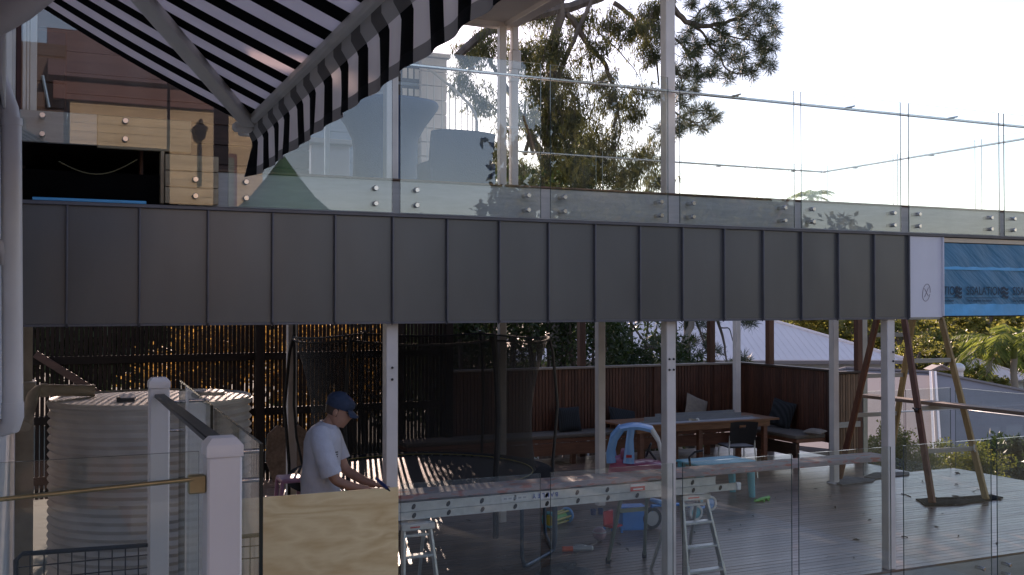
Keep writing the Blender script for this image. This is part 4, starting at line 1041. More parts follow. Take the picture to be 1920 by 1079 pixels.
mb = MB(); mb.lathe((4.45, -5.2, 3.2), [(.25, 0), (.25, .06), (.04, .1)], 20); mb.build('base', M['dark_metal'], um)

# ------------------------------------------------------------------ water tank
tp = PD(286, 752, 9.05); tx, ty = tp.x, tp.y; tr = 180 * 9.05 / FPX
tz_ = PD(284, 767, 9.05 - tr).z
tk = thing('water_tank', 'large corrugated round water tank behind the balcony posts', 'tank', (tx, ty, -.7))
prof = []
z = -.7
while z < tz_ - .02:
    for q in range(6):
        ph = q/6; prof.append((tr - .012 + .014*math.cos(2*math.pi*ph), z + .067*ph))
    z += .067
prof.append((tr - .002, tz_ - .01)); prof.append((tr + .008, tz_))
mb = MB(); mb.lathe((tx, ty, 0), prof, 72, cap=False); mb.build('shell', M['tank'], tk)
mb = MB(); mb.lathe((tx, ty, tz_), [(tr + .010, -.012), (tr + .012, .004), (tr - .05, .008), (.4, .035), (.001, .045)], 56); mb.build('lid', M['tank'], tk)
p = PY(239, 744, ty - .35)
mb = MB(); mb.box((p.x, ty - .35, tz_ + .06), (.12, .14, .012), Matrix.Rotation(R(8), 3, 'X')); mb.box((p.x - .02, ty - .43, tz_ + .03), (.14, .10, .012), Matrix.Rotation(R(30), 3, 'X')); mb.build('flashing_patch', M['sheet_metal'], tk)
mb = MB(); mb.lathe((tx + .42, ty + .05, tz_ + .03), [(.20, -.02), (.20, .018), (.18, .026), (.001, .03)], 24); mb.build('hatch', M['tank'], tk)

# ------------------------------------------------------------------ trampoline
TR = 1.36; TC = Vector((PD(792, 885, 11.0).x, PD(792, 885, 11.0).y, 0)); TZ = PD(792, 885, 11.0).z
tm = thing('trampoline', 'round black trampoline with a sagging safety net and padded poles', 'trampoline', (TC.x, TC.y, 0))
def ring(r, z, n=64): return [TC + Vector((r*math.cos(2*math.pi*k/n), r*math.sin(2*math.pi*k/n), z)) for k in range(n)]
mb = MB(); mb.lathe((TC.x, TC.y, TZ), [(.001, -.02), (.7, -.008), (TR - .17, 0), (TR - .17, -.006), (.001, -.028)], 64); mb.build('mat', M['mat_black'], tm)
mb = MB(); mb.tube(ring(TR, TZ - .02), .021, 8, closed=True); mb.build('frame', M['tramp_blue'], tm)
mb = MB()
for k in range(72):
    a = 2*math.pi*k/72; d = Vector((math.cos(a), math.sin(a), 0)); mb.tube([TC + d*(TR - .175) + Vector((0, 0, TZ)), TC + d*(TR - .02) + Vector((0, 0, TZ - .015))], .008, 5)
tag(mb.build('springs', M['alu'], tm), kind='stuff')
# pad covers the far and right side; the near side has slipped off
mb = MB(); n = 44; rows = []
for r, z in ((TR - .20, .012), (TR - .09, .03), (TR + .03, .018), (TR + .04, -.06)):
    rows.append([TC + Vector((r*math.cos(a), r*math.sin(a), TZ + z)) for a in np.linspace(R(-62), R(215), n)])
mb.grid(rows); mb.f = [f[::-1] for f in mb.f]; mb.build('pad', M['pad_dark'], tm)
mb = MB(); mb.tube([TC + Vector(((TR - .19)*math.cos(a), (TR - .19)*math.sin(a), TZ + .018)) for a in np.linspace(R(-62), R(215), n)], .006, 5); mb.build('pad_trim', M['yellow'], tm)
PA = [R(x) for x in (-140, -80, -20, 40, 100, 160)]
ZR = PD(700, 634, 9.7).z
for i, a in enumerate(PA):
    d = Vector((math.cos(a), math.sin(a), 0)); nz = TC + d*(TR + .03)
    mb = MB(); mb.tube([nz + Vector((0, 0, .35)), nz + Vector((0, 0, TZ + .1)), nz + d*.05 + Vector((0, 0, TZ + .7)), nz + Vector((0, 0, ZR - .2)), nz - d*.05 + Vector((0, 0, ZR))], .017 if i != 1 else .03, 8); mb.build('net_pole', M['dark_metal'] if i in (2, 3) else M['rubber'], tm)
for a in PA[::2] + [R(-50)]:
    d = Vector((math.cos(a), math.sin(a), 0)); s = Vector((-d.y, d.x, 0)); b = TC + d*(TR - .01)
    mb = MB(); mb.tube([b - s*.42 + Vector((0, 0, TZ - .03)), b - s*.42 + Vector((0, 0, .14)), b - s*.36 + Vector((0, 0, .03)), b - s*.26 + Vector((0, 0, .02)), b + s*.26 + Vector((0, 0, .02)), b + s*.36 + Vector((0, 0, .03)), b + s*.42 + Vector((0, 0, .14)), b + s*.42 + Vector((0, 0, TZ - .03))], .02, 8); mb.build('leg', M['tramp_blue'], tm)
mb = MB(); pts = []
for k in range(72):
    a = 2*math.pi*k/72; q = (a - PA[0]) / R(60); sag = .035 * math.sin(math.pi * (q % 1))
    pts.append(TC + Vector(((TR - .02)*math.cos(a), (TR - .02)*math.sin(a), ZR - sag - .03)))
mb.tube(pts, .011, 6, closed=True); mb.build('top_cord', M['rubber'], tm)
mb = MB(); rows = []
for i in range(9):
    u = i/8; row = []
    for k in range(72):
        r = TR - .03 - (.10*math.sin(math.pi*min(1, u*1.0))) - .13*(1 - u)
        a = 2*math.pi*k/72
        row.append(TC + Vector((r*math.cos(a), r*math.sin(a), TZ + .02 + (pts[k].z - TZ - .02)*u)))
    rows.append(row)
mb.grid(rows, close=True); mb.build('net', M['net'], tm)

# ------------------------------------------------------------------ bench nook furniture
bn = thing('corner_bench', 'long built-in corner bench with a thin pad under the slatted wall', 'bench', (9, 14.9, 0))
bx0 = xs1 - .9
mb = MB(); mb.bb(bx0, NX - .03, 14.72, WY - .06, .36, .42, .004); mb.bb(NX - .62, NX - .03, 13.05, 14.719, .36, .42, .004); mb.build('seat', M['bench_wood'], bn)
mb = MB(); mb.bb(bx0, NX - .64, 14.70, 14.719, .16, .355, .004); mb.build('front_board', M['bench_wood'], bn)
mb = MB(); mb.bb(NX - .64, NX - .622, 13.05, 14.70, .16, .355, .004); mb.build('front_board', M['dark_wood_y'], bn)
mb = MB(); mb.bb(bx0, NX - .66, 14.70, WY - .07, .421, .485, .02); mb.build('pad', M['bench_pad'], bn)
mb = MB(); mb.bb(NX - .65, NX - .04, 13.04, WY - .08, .4212, .4855, .02); mb.build('pad', M['bench_pad'], bn)
x = bx0 + .2
while x < NX - .1:
    mb = MB(); mb.bb(x, x + .08, 14.76, 14.84, 0, .36, .003); mb.build('leg', M['dark_wood'], bn); x += 1.3
for y in (13.1, 14.0): mb = MB(); mb.bb(NX - .60, NX - .52, y, y + .08, 0, .36, .003); mb.build('leg', M['dark_wood'], bn)
def cushion(c, w, h, t, rot, mat, label, grp=None):
    mb = MB(); n = 12; rows_f = []; rows_b = []
    for i in range(n + 1):
        ra, rb_ = [], []
        for j in range(n + 1):
            u, v = 2*j/n - 1, 2*i/n - 1
            bul = ((1 - u**4) * (1 - v**4))**.6; pinch = 1 - .07*(1 - abs(u*v))*0 - .05*(abs(u)**2*(1-abs(v)) + abs(v)**2*(1-abs(u)))
            ra.append(Vector((u*w/2*pinch, -t/2*bul, v*h/2*pinch))); rb_.append(Vector((u*w/2*pinch, t/2*bul, v*h/2*pinch)))
        rows_f.append(ra); rows_b.append(rb_[::-1])
    mb.grid(rows_f); mb.grid(rows_b)
    mb.v = [tuple(rot.to_matrix() @ Vector(p) + Vector(c)) for p in mb.v]
    o = mb.build('cushion', M[mat]); o2 = o
    return tag(o2, label, 'cushion', grp)
p = PY(1066, 787, 15.02); cushion((p.x, 15.0, .485 + .20), .43, .40, .13, Euler((R(-14), 0, R(4))), 'cushion_dark', 'dark striped cushion standing upright on the bench nearest the trampoline', 'cushions on the corner bench')
p = PY(1168, 787, 15.02); cushion((p.x, 15.02, .485 + .15), .50, .42, .14, Euler((R(-38), R(12), R(-6))), 'cushion_dark', 'dark striped cushion slumped on the bench behind the table end', 'cushions on the corner bench')
p = PY(1305, 768, 15.02); cushion((p.x, 15.02, .485 + .25), .46, .46, .13, Euler((R(-18), R(22), 0)), 'cushion_beige', 'beige cushion tilted on one corner behind the folded metal', 'cushions on the corner bench')
p = PX(1462, 787, NX - .2); cushion((NX - .16, p.y, .485 + .23), .48, .46, .14, Euler((R(-14), R(10), R(-78))), 'cushion_dark', 'dark striped cushion leaning on the right hand wall of the nook', 'cushions on the corner bench')
p = PX(1528, 806, NX - .3); cushion((NX - .3, p.y, .485 + .05), .34, .2, .08, Euler((R(-80), 0, R(-80))), 'cushion_beige', 'small beige cushion lying flat at the near end of the bench', 'cushions on the corner bench')
# table
TY = 13.75
ta, tbb = PY(1152, 790, TY).x, PY(1428, 790, TY).x
tt = thing('timber_table', 'long red brown timber table loaded with folded metal lengths', 'table', ((ta + tbb)/2, TY, 0))
bd = (tbb - ta); 
mbp = MB(); mbp.bb(0, bd, 0, .145, .0, .03, .004); me = mbp.mesh('top_board', M['table_wood'])
for k in range(6): inst(me, 'top_board', tt, (ta - wloc(tt).x, -.45 + .15*k, .715))
for y in (TY - .40, TY + .36): mb = MB(); mb.bb(ta + .15, tbb - .15, y, y + .03, .62, .7145, .003); mb.build('apron', M['table_wood'], tt)
for x in (ta + .22, PY(1309, 830, TY - .35).x, tbb - .25):
    for y in (TY - .37, TY + .30): mb = MB(); mb.bb(x, x + .075, y, y + .075, 0, .714, .004); mb.build('leg', M['bench_wood'], tt)
def flashing(px0, px1, y, z, w, h, label, ang=0):
    a, b = PY(px0, 780, y), PY(px1, 780, y); L_ = b.x - a.x
    mb = MB(); pr = [Vector((0, 0, 0)), Vector((0, w, 0)), Vector((0, w, h)), Vector((0, w - .006, h)), Vector((0, w - .006, .006)), Vector((0, 0, .006))]
    mb.prism(pr, (L_, 0, 0)); o = mb.build('folded_flashing', M['sheet_metal'], smooth=False)
    o.location = (a.x, y, z); o.rotation_euler = (0, 0, ang); tag(o, label, 'metal flashing', 'folded metal lengths on the table')
flashing(1212, 1428, TY - .42, .746, .20, .03, 'longest dark folded metal length along the front of the table', R(.6))
flashing(1218, 1402, TY - .20, .747, .16, .07, 'pale grey folded metal length in the middle of the table pile', R(.4))
flashing(1240, 1390, TY + .0, .748, .18, .085, 'tall grey folded metal length at the back of the table pile', R(.3))
mb = MB(); rows = [[PY(1292, 790, TY - .43) + Vector((.012*i*3, -.012 + .02*math.sin(i + j), .0 + .02*j + .006*math.sin(i*2.1))) for i in range(6)] for j in range(3)]
for r_ in rows:
    for v in r_: v.z += .77 - PY(1292, 790, TY - .43).z
mb.grid(rows); k = len(mb.v); mb.v += [(q[0], q[1] + .006, q[2]) for q in mb.v]; mb.f += [tuple(reversed([q+k for q in f])) for f in mb.f[:]]; mb.m = [0]*len(mb.f)
tag(mb.build('plastic_wrapper', M['rag']), 'crumpled clear wrapper on the table front edge', 'wrapper')
# black stacking chair
def plastic_chair():
    c = PD(1380, 845, 14.6); x, y = c.x, 12.75
    x = PY(1381, 845, y).x
    t = thing('plastic_chair', 'black plastic stacking chair with metal legs facing the timber table', 'chair', (x, y, 0), rz=R(-14))
    mb = MB(); rows = []
    for i in range(8):
        u = i/7; rows.append([Vector((-.20 + .40*j/8 - .03*u*(j/8 - .5)*-1, -.20 - .09*u + .05*abs(j/8 - .5)**2*4 * -1 + .05, .50 + .32*u + (.012 - .05*abs(j/8-.5)**2 if i == 7 else 0))) for j in range(9)])
    mb.grid(rows)
    keep = [f for k_, f in enumerate(mb.f) if not (k_ // 8 == 5 and k_ % 8 in (3, 4))]; mb.f = keep
    k = len(mb.v); mb.v += [(p[0], p[1] - .012, p[2]) for p in mb.v]; mb.f += [tuple(reversed([q+k for q in f])) for f in mb.f[:]]; mb.m = [0]*len(mb.f)
    mb.build('backrest', M['black'], t, local=True)
    mb = MB(); mb.box((0, .02, .445), (.42, .42, .03), None, .014); mb.build('seat', M['black'], t, local=True)
    for sx in (-1, 1):
        mb = MB(); mb.tube([(sx*.22, -.26, 0), (sx*.20, -.20, .44), (sx*.195, -.22, .62)], .011, 8); mb.build('leg', M['alu'], t, local=True)
        mb = MB(); mb.tube([(sx*.22, .24, 0), (sx*.20, .19, .43)], .011, 8); mb.build('leg', M['alu'], t, local=True)
plastic_chair()

# ------------------------------------------------------------------ extension ladder, plank and their stands
LYc = 8.22
lx0, lx1, lx2 = 2.05, XA(1340, 8.05), XA(1377, 8.05)
def ladder():
    t = thing('extension_ladder', 'aluminium extension ladder laid flat across the stands behind the glass', 'ladder', (4, LYc, .81))
    for (z0, z1, xe, nm, dy) in ((.820, .882, lx2, 'base_section', 0), (.884, .958, lx1, 'fly_section', .012)):
        for y in (8.03 + dy, 8.40 - dy):
            mb = MB(); mb.bb(lx0, xe, y, y + .022, z0, z1, .004); mb.bb(lx0, xe, y - .004, y + .026, z0, z0 + .008); mb.bb(lx0, xe, y - .004, y + .026, z1 - .008, z1); rl = mb.build('rail', M['alu'], t)
            x = lx0 + .18; zc = (z0 + z1)/2
            while x < xe - .1 and y < 8.2:
                mb = MB(); mb.lathe((x, y - .001, zc), [(.001, -.006), (.017, -.006), (.019, 0)], 8, axis='y'); mb.v = [(p[0], p[1], zc + (p[2] - zc)*1.15 + (p[0] - x)*.5) for p in mb.v]; mb.build('rung_end', M['black'], rl); x += .302
        x = lx0 + .18
        while x < xe - .1:
            mb = MB(); mb.bb(x - .016, x + .016, 8.055, 8.398, (z0 + z1)/2 - .012, (z0 + z1)/2 + .012, .004); mb.build('rung', M['alu'], t); x += .302
    mb = MB(); mb.bb(lx2 + .001, lx2 + .05, 8.015, 8.06, .815, .888, .008); mb.build('end_foot', M['white_pl'], t)
    # stickers
    def st(px0, px1, z0, z1, mat, y=8.035): 
        mb = MB(); mb.bb(XA(px0, 8.04), XA(px1, 8.04), y, y + .0015, z0, z1); return mb.build('sticker', M[mat], t)
    st(1181, 1208, .889, .955, 'label_r', 8.034); st(1181, 1208, .930, .953, 'label_w', 8.0325); st(1186, 1204, .900, .912, 'label_w', 8.0325)
    st(1000, 1036, .895, .945, 'label_w'); st(940, 990, .90, .94, 'label_w')
    for q in range(5): st(944 + q*9, 950 + q*9, .913 , .928, 'grey_pl', 8.0335)
    xx = XA(1070, 8.04); 
    for i, chx in enumerate('BAILEY'):
        bx_ = XA(1000 + i*8.2, 8.04); o = text_mesh(chx, .052, 'lettering', M['label_b'], t, (XA(1046 - i*8.4, 8.04) , 8.033, .94), rot=(R(90), R(180), 0), bold=.001)
    return t
ladder()
pk = MB(); pk.bb(2.1, XA(1652, 8.2), 8.08, 8.36, .960, 1.012, .006); pko = pk.build('scaffold_plank', M['plank_paint'])
tag(pko, 'long timber plank with pink paint stains lying on top of the ladder', 'plank')
def step_ladder(pxl_t, pxr_t, pxl_b, pxr_b, yt, yb, zt, label, rust=False):
    t = thing('step_ladder', label, 'step ladder', (XA((pxl_b + pxr_b)/2, yb), yb, 0))
    TL, TRr = Vector((XA(pxl_t, yt), yt, zt - .03)), Vector((XA(pxr_t, yt), yt, zt - .03))
    BL, BR = Vector((XA(pxl_b, yb), yb, .0)), Vector((XA(pxr_b, yb), yb, .0))
    for a, b in ((TL, BL), (TRr, BR)):
        mb = MB(); mb.beam(a, b + (a - b)*.05, .022, .062, up=(0, 1, 0), bev=.004); lg = mb.build('front_leg', M['alu'], t)
        mb = MB(); mb.beam(b, b + (a - b)*.22, .03, .072, up=(0, 1, 0), bev=.005); mb.build('foot_sleeve', M['alu'], lg)
        a2 = a + Vector((0, .12, 0)); b2 = Vector((b.x, yb + .62, 0))
        mb = MB(); mb.beam(a2, b2, .018, .035, up=(0, 1, 0), bev=.003); mb.build('rear_leg', M['alu'], t)
    for u in (.30, .58, .86):
        a, b = TL.lerp(BL, u), TRr.lerp(BR, u); mb = MB(); mb.bb(a.x + .01, b.x - .01, a.y - .03, a.y + .05, a.z - .012, a.z + .012, .004); mb.build('tread', M['alu'], t)
    a, b = TL.lerp(BL, .09), TRr.lerp(BR, .09); mb = MB(); mb.bb(a.x + .012, b.x - .012, a.y - .01, a.y + .01, a.z - .012, a.z + .012, .003); mb.build('brace', M['alu'], t)
    a, b = (TL + Vector((0, .06, 0))).lerp(BL, .75), (TRr + Vector((0, .06, 0))).lerp(BR, .75)
    mb = MB(); mb.bb(TL.x - .03, TRr.x + .03, yt - .05, yt + .17, zt - .055, zt, .006); cp = mb.build('top_cap', M['alu'], t)
    mb = MB(); mb.bb(TL.x + .04, TRr.x - .10 if TRr.x - TL.x > .2 else TRr.x - .02, yt - .052, yt - .0505, zt - .034, zt - .022); mb.build('sticker', M['label_r'], cp)
    return t
step_ladder(757, 806, 757, 830, 7.98, 7.86, .805, 'aluminium step ladder under the near end of the ladder, beside the plywood')
step_ladder(1277, 1321, 1288, 1358, 8.10, 7.98, .805, 'aluminium step ladder under the far end of the ladder, beside the tall post')
pr_ = thing('trestle_stand', 'slim green grey two legged stand with black feet under the middle of the ladder', 'trestle', PZ(1175, 1050, 0))
A = (PY(1166, 926, 8.35), PZ(1139, 1056, 0)); B = (PY(1213, 923, 8.35), PZ(1208, 1045, 0))
for a, b in (A, B):
    mb = MB(); mb.beam(a, b, .032, .045, bev=.006); lg = mb.build('leg', M['alu_green'], pr_)
    mb = MB(); mb.beam(b + (a - b)*.07, b - Vector((0, 0, 0)), .044, .056, bev=.008); mb.build('foot', M['rubber'], lg)
a, b = A[0].lerp(A[1], .24), B[0].lerp(B[1], .24); mb = MB(); mb.beam(a, b, .02, .04, bev=.004); mb.build('rung', M['alu_green'], pr_)
mb = MB(); mb.bb(A[0].x - .06, B[0].x + .05, 8.28, 8.42, .783, .819, .006); mb.build('head', M['alu_green'], pr_)
# plywood
pl = MB(); a, b = XA(432, 7.47), XA(747, 7.47); pl.bb(0, b - a, 0, .012, 0, PY(620, 923, 7.47).z - .0, .0015)
plo = pl.build('plywood_sheet', M['ply']); plo.location = (a, 7.47, 0); plo.rotation_euler = (0, 0, R(-.4))
tag(plo, 'pale plywood sheet standing on edge in front of the man', 'plywood sheet')

# ------------------------------------------------------------------ trestle with plank at the right
tl = thing('trestle_ladder', 'tall red and yellow timber trestle ladder standing open on the deck', 'trestle ladder', (11, 10.8, 0))
ff = [PZ(1748, 944, .02), PZ(1849, 937, .02)]; bf = [PZ(1573, 898, .02), PZ(1664, 892, .02)]
def up_to(foot, px, py, Y, zt):
    q = PY(px, py, Y); d = (q - foot); return foot + d * ((zt - foot.z) / d.z)
ft = [up_to(ff[0], 1696, 603, 10.72, 2.9), up_to(ff[1], 1766, 603, 10.72, 2.9)]
bt = [up_to(bf[0], 1643, 603, 10.95, 2.9), up_to(bf[1], 1711, 603, 10.95, 2.9)]
for i, (a, b, mat) in enumerate(((ff[0], ft[0], 'trestle_red'), (ff[1], ft[1], 'trestle_wood'), (bf[0], bt[0], 'trestle_red'), (bf[1], bt[1], 'trestle_wood'))):
    mb = MB(); mb.beam(a, b, .045, .085, up=(0, 1, 0), bev=.004); mb.build('leg', M[mat], tl)
    if mat == 'trestle_red':      # the inner face is bare yellow timber
        mb = MB(); o = Vector((.0245, 0, 0)); mb.beam(a + o, b + o, .005, .08, up=(0, 1, 0)); mb.build('bare_face', M['trestle_wood'], tl)
def rungs(fa, fb, ta_, tb_, zs):
    for z in zs:
        u = z / 2.9; p, q = fa.lerp(ta_, u), fb.lerp(tb_, u); mb = MB(); mb.beam(p + Vector((.02, 0, 0)), q - Vector((.02, 0, 0)), .028, .06, bev=.004); mb.build('rung', M['rung_grey'], tl)
zz = [PY(1750, 847, 10.1).z, PY(1760, 765, 10.3).z, PY(1765, 677, 10.5).z, PY(1760, 596, 10.7).z]
rungs(ff[0], ff[1], ft[0], ft[1], zz)
rungs(bf[0], bf[1], bt[0], bt[1], [PY(1625, 782, 11.3).z, PY(1650, 706, 11.2).z, PY(1670, 629, 11.0).z])
mb = MB(); p = ff[0].lerp(ft[0], zz[1]/2.9) + Vector((-.05, -.02, -.02)); mb.sph(p, (.04, .025, .03), 10, 6, noise=.15); mb.tube([p + Vector((-.06, 0, .03)), p, p + Vector((.05, -.03, .02))], .012, 6); mb.build('catch', M['dark_metal'], tl)
mb = MB(); p = ff[1].lerp(ft[1], zz[0]/2.9); mb.tube([p + Vector((-.04, -.05, .06)), p + Vector((-.05, -.05, -.0)), p + Vector((.0, -.05, -.06)), p + Vector((.03, -.05, -.07))], .012, 6); mb.build('strap', M['alu'], tl)
zpl = max(zz[1], 1.1)
pa, pb = PZ(1619, 742, zpl + .07), PZ(1935, 776, zpl + .07)
mb = MB(); mb.beam(pa, pb + (pb - pa)*.25, .23, .045, bev=.004)
o = mb.build('walk_plank', M['plank_old']); tag(o, 'weathered walk plank resting on the rungs of the trestle ladder', 'plank')
def floor_mat(pts, z, h, mat, label, name='floor_mat', noise=.006, cat='mat'):
    """small rag/mat: a crumpled sheet with thickness from an outline of floor points"""
    P = [PZ(x, y, 0) for x, y in pts]; c = sum(P, Vector()) / len(P); mb = MB()
    ring_ = []; n = len(P)
    for k in range(n):
        a, b = P[k], P[(k+1) % n]
        for u in (0, .33, .66): ring_.append(a.lerp(b, u) + Vector((random.uniform(-.012, .012), random.uniform(-.012, .012), 0)))
    m_ = len(ring_); rows = [[p + Vector((0, 0, z)) for p in ring_], [p + Vector((0, 0, z + h)) for p in ring_]]
    for u in (.7, .4, .15): rows.append([c.lerp(p, u) + Vector((0, 0, z + h + random.uniform(0, noise*2))) for p in ring_])
    mb.grid(rows, close=True); mb.add([c + Vector((0, 0, z + h))], []); ci = len(mb.v) - 1; base = 4*m_
    mb.f += [(base + k, base + (k+1) % m_, ci) for k in range(m_)]; mb.m += [0]*m_
    bm = bmesh.new(); me = mb.mesh('tmp', M[mat]); bm.from_mesh(me); bmesh.ops.recalc_face_normals(bm, faces=bm.faces); bm.to_mesh(me); bm.free(); me.name = name
    o = bpy.data.objects.new(name, me); col.objects.link(o); tag(o, label, cat); return o
floor_mat([(1718, 938), (1735, 950), (1800, 948), (1862, 939), (1882, 935), (1860, 930), (1740, 938)], .003, .016, 'mat_dark', 'black rubber mat under the front feet of the trestle', noise=.012)
floor_mat([(1552, 905), (1580, 911), (1638, 905), (1640, 900), (1585, 895)], .003, .014, 'mat_grey', 'grey cloth under the back foot of the trestle', 'floor_cloth', cat='cloth')
floor_mat([(1618, 896), (1640, 900), (1705, 892), (1705, 887), (1640, 888)], .003, .014, 'bench_pad', 'brown cloth on the deck behind the trestle', 'floor_cloth', cat='cloth')
floor_mat([(1000, 1079), (1030, 1062), (1080, 1056), (1078, 1064), (1115, 1074), (1118, 1090), (1000, 1095)], .003, .01, 'mat_grey', 'folded drop sheet at the bottom of the picture', 'drop_sheet', noise=.02, cat='drop sheet')
mb = MB()
rp2 = [(1000, 1052), (1040, 1046), (1085, 1037), (1115, 1020), (1140, 1000), (1170, 988), (1205, 975)]
mb.tube([PZ(x, y, .006) for x, y in rp2], .005, 6); tag(mb.build('string', M['rope']), 'pale string trailing across the deck past the ball', 'string')
for (a, b) in (((1690, 926), (1708, 932)), ((1690, 1006), (1702, 1008))):
    mb = MB(); mb.tube([PZ(*a, .006), PZ((a[0]+b[0])/2, (a[1]+b[1])/2 - 1, .008), PZ(*b, .006)], .006, 5); tag(mb.build('twig', M['bark']), 'small dark twig on the deck %s the trestle mat' % ('level with' if a[1] < 950 else 'nearer the edge than'), 'twig', 'twigs on the deck')
mb = MB(); mb.tube([PY(551, 600, 11.58), PY(552, 690, 11.58), PY(551, 760, 11.57), PY(556, 820, 11.5), PY(566, 868, 11.45), PY(580, 900, 11.4)], .014, 8); tag(mb.build('hanging_cable', M['rubber']), 'black cable hanging beside the shaded post behind the man', 'cable')
# rough offcut propped behind
mb = MB(); out = [(502, 815), (520, 798), (545, 806), (560, 797), (580, 812), (585, 850), (578, 905), (512, 905), (498, 860)]
mb.prism([PY(x, y, 12.6) for x, y in out], (0, .02, 0)); tag(mb.build('board_offcut', M['plank_old']), 'rough edged pale board propped up behind the shaded post', 'board')

# ------------------------------------------------------------------ toys
def pink_stool():
    y = 10.2; a, b = XA(519, y), XA(571, y); zt = PY(545, 893, y).z; w = b - a
    t = thing('toddler_chair', 'pink plastic stool with splayed legs behind the man', 'stool', ((a + b)/2, y, 0))
    mb = MB(); mb.bb(a + .02, b - .02, y - .14, y + .14, zt - .05, zt, .022); mb.build('seat', M['lilac'], t)
    for sx, s in ((a + .035, -1), (b - .035, 1)):
        for sy in (-1, 1):
            mb = MB(); mb.beam((sx, y + sy*.11, zt - .03), (sx + s*.05, y + sy*.15, 0), .05, .035, bev=.012); mb.build('leg', M['lilac'], t)
pink_stool()
def toy_car():
    c = PD(1196, 860, 14.3); x, y = c.x, c.y
    t = thing('toy_car', 'pink ride-in toy car with a blue roof frame behind the tall post', 'toy car', (x, y, 0), rz=R(-32)); t.scale = (1.12, 1.12, 1.12)
    # local frame: +x = front of the car
    mb = MB(); rows = []
    secs = [(-.36, .14, .26, .16), (-.33, .11, .38, .19), (-.22, .09, .43, .205), (-.05, .09, .36, .21), (.12, .09, .38, .21), (.26, .09, .36, .20), (.36, .11, .30, .17), (.40, .14, .24, .12)]
    for X, z0, z1, hw in secs:
        zc, hh = (z0 + z1)/2, (z1 - z0)/2
        rows.append([Vector((X, hw*math.copysign(abs(math.cos(a))**.5, math.cos(a)), zc + hh*math.copysign(abs(math.sin(a))**.5, math.sin(a)))) for a in np.linspace(0, 2*math.pi, 21)[:-1]])
    mb.grid(rows, close=True); n = 20; mb.f += [tuple(range(n-1, -1, -1)), tuple(range(7*n, 8*n))]; mb.m += [0, 0]
    mb.build('body', M['pink'], t, local=True)
    mb = MB(); rows = []
    for i in range(9):
        u = i/8; X = -.24 + .42*u; z = .79 + .04*math.sin(math.pi*u); hw = .17 + .015*math.sin(math.pi*u)
        rows.append([Vector((X, hw*v, z - .03*abs(v)**3)) for v in np.linspace(-1, 1, 9)])
    mb.grid(rows); k = len(mb.v); mb.v += [(p[0], p[1], p[2] - .035) for p in mb.v]; mb.f += [tuple(reversed([q+k for q in f])) for f in mb.f[:]]
    bd_ = [j for j in range(9)] + [9*r_+8 for r_ in range(1, 9)] + [72+j for j in range(7, -1, -1)] + [9*r_ for r_ in range(7, 0, -1)]
    mb.f += [(bd_[(q+1) % len(bd_)], bd_[q], bd_[q]+k, bd_[(q+1) % len(bd_)]+k) for q in range(len(bd_))]; mb.m = [0]*len(mb.f)
    mb.build('roof', M['blue_pl'], t, local=True)
    for s in (-1, 1):
        mb = MB(); mb.tube([(-.20, s*.155, .765), (-.29, s*.175, .65), (-.33, s*.18, .48), (-.32, s*.18, .36)], [.03, .036, .036, .04], 10, sq=1.5); mb.build('rear_pillar', M['blue_pl'], t, local=True)
        mb = MB(); mb.tube([(-.08, s*.165, .765), (-.10, s*.185, .62), (-.11, s*.19, .36)], [.036, .036, .055], 10, sq=1.3); pl_ = mb.build('door_pillar', M['blue_pl'], t, local=True)
        mb = MB(); mb.box((-.105, s*.238, .45), (.07, .006, .035), None, .003); mb.build('badge', M['red'], pl_, local=True)
        mb = MB(); mb.tube([(.16, s*.15, .765), (.25, s*.165, .62), (.31, s*.165, .37)], [.026, .022, .028], 10); mb.build('front_pillar', M['white_pl'], t, local=True)
        for X in (-.24, .26):
            mb = MB(); mb.lathe((X, s*.19, .105), [(.03, -.035), (.10, -.035), (.105, -.02), (.105, .02), (.10, .035), (.03, .035)], 18, axis='y'); mb.build('wheel', M['black'], t, local=True)
    mb = MB(); mb.tube([Vector((.13 + .03*math.sin(a), .085*math.cos(a), .50 + .08*math.sin(a))) for a in np.linspace(0, 2*math.pi, 17)[:-1]], .011, 7, closed=True); mb.tube([(.22, 0, .38), (.13, 0, .5)], .015, 8); mb.build('steering_wheel', M['black'], t, local=True)
    mb = MB(); mb.box((-.18, 0, .42), (.06, .28, .16), None, .02); mb.build('seat', M['pink'], t, local=True)
toy_car()
def kids_table():
    y = 11.2; a, b = XA(1308, y), XA(1416, y); zt = PY(1360, 868, y).z
    t = thing('kids_table', 'turquoise plastic childrens table half hidden by the ladder and plank', 'table', ((a+b)/2, y, 0), rz=0)
    mb = MB(); mb.bb(a, b, y - .02, y + .52, zt - .035, zt, .016); mb.build('top', M['turq'], t)
    mb = MB(); mb.bb(a + .06, b - .06, y + .015, y + .04, zt - .13, zt - .036, .01); mb.build('apron', M['turq'], t)
    for sx, o in ((a + .06, -.0), (b - .06, .03)):
        for sy in (y + .04, y + .46):
            mb = MB(); mb.tube([(sx, sy, zt - .03), (sx + o*.5, sy, zt*.5), (sx + o, sy, 0)], [.055, .05, .042], 12); mb.build('leg', M['turq'], t)
kids_table()
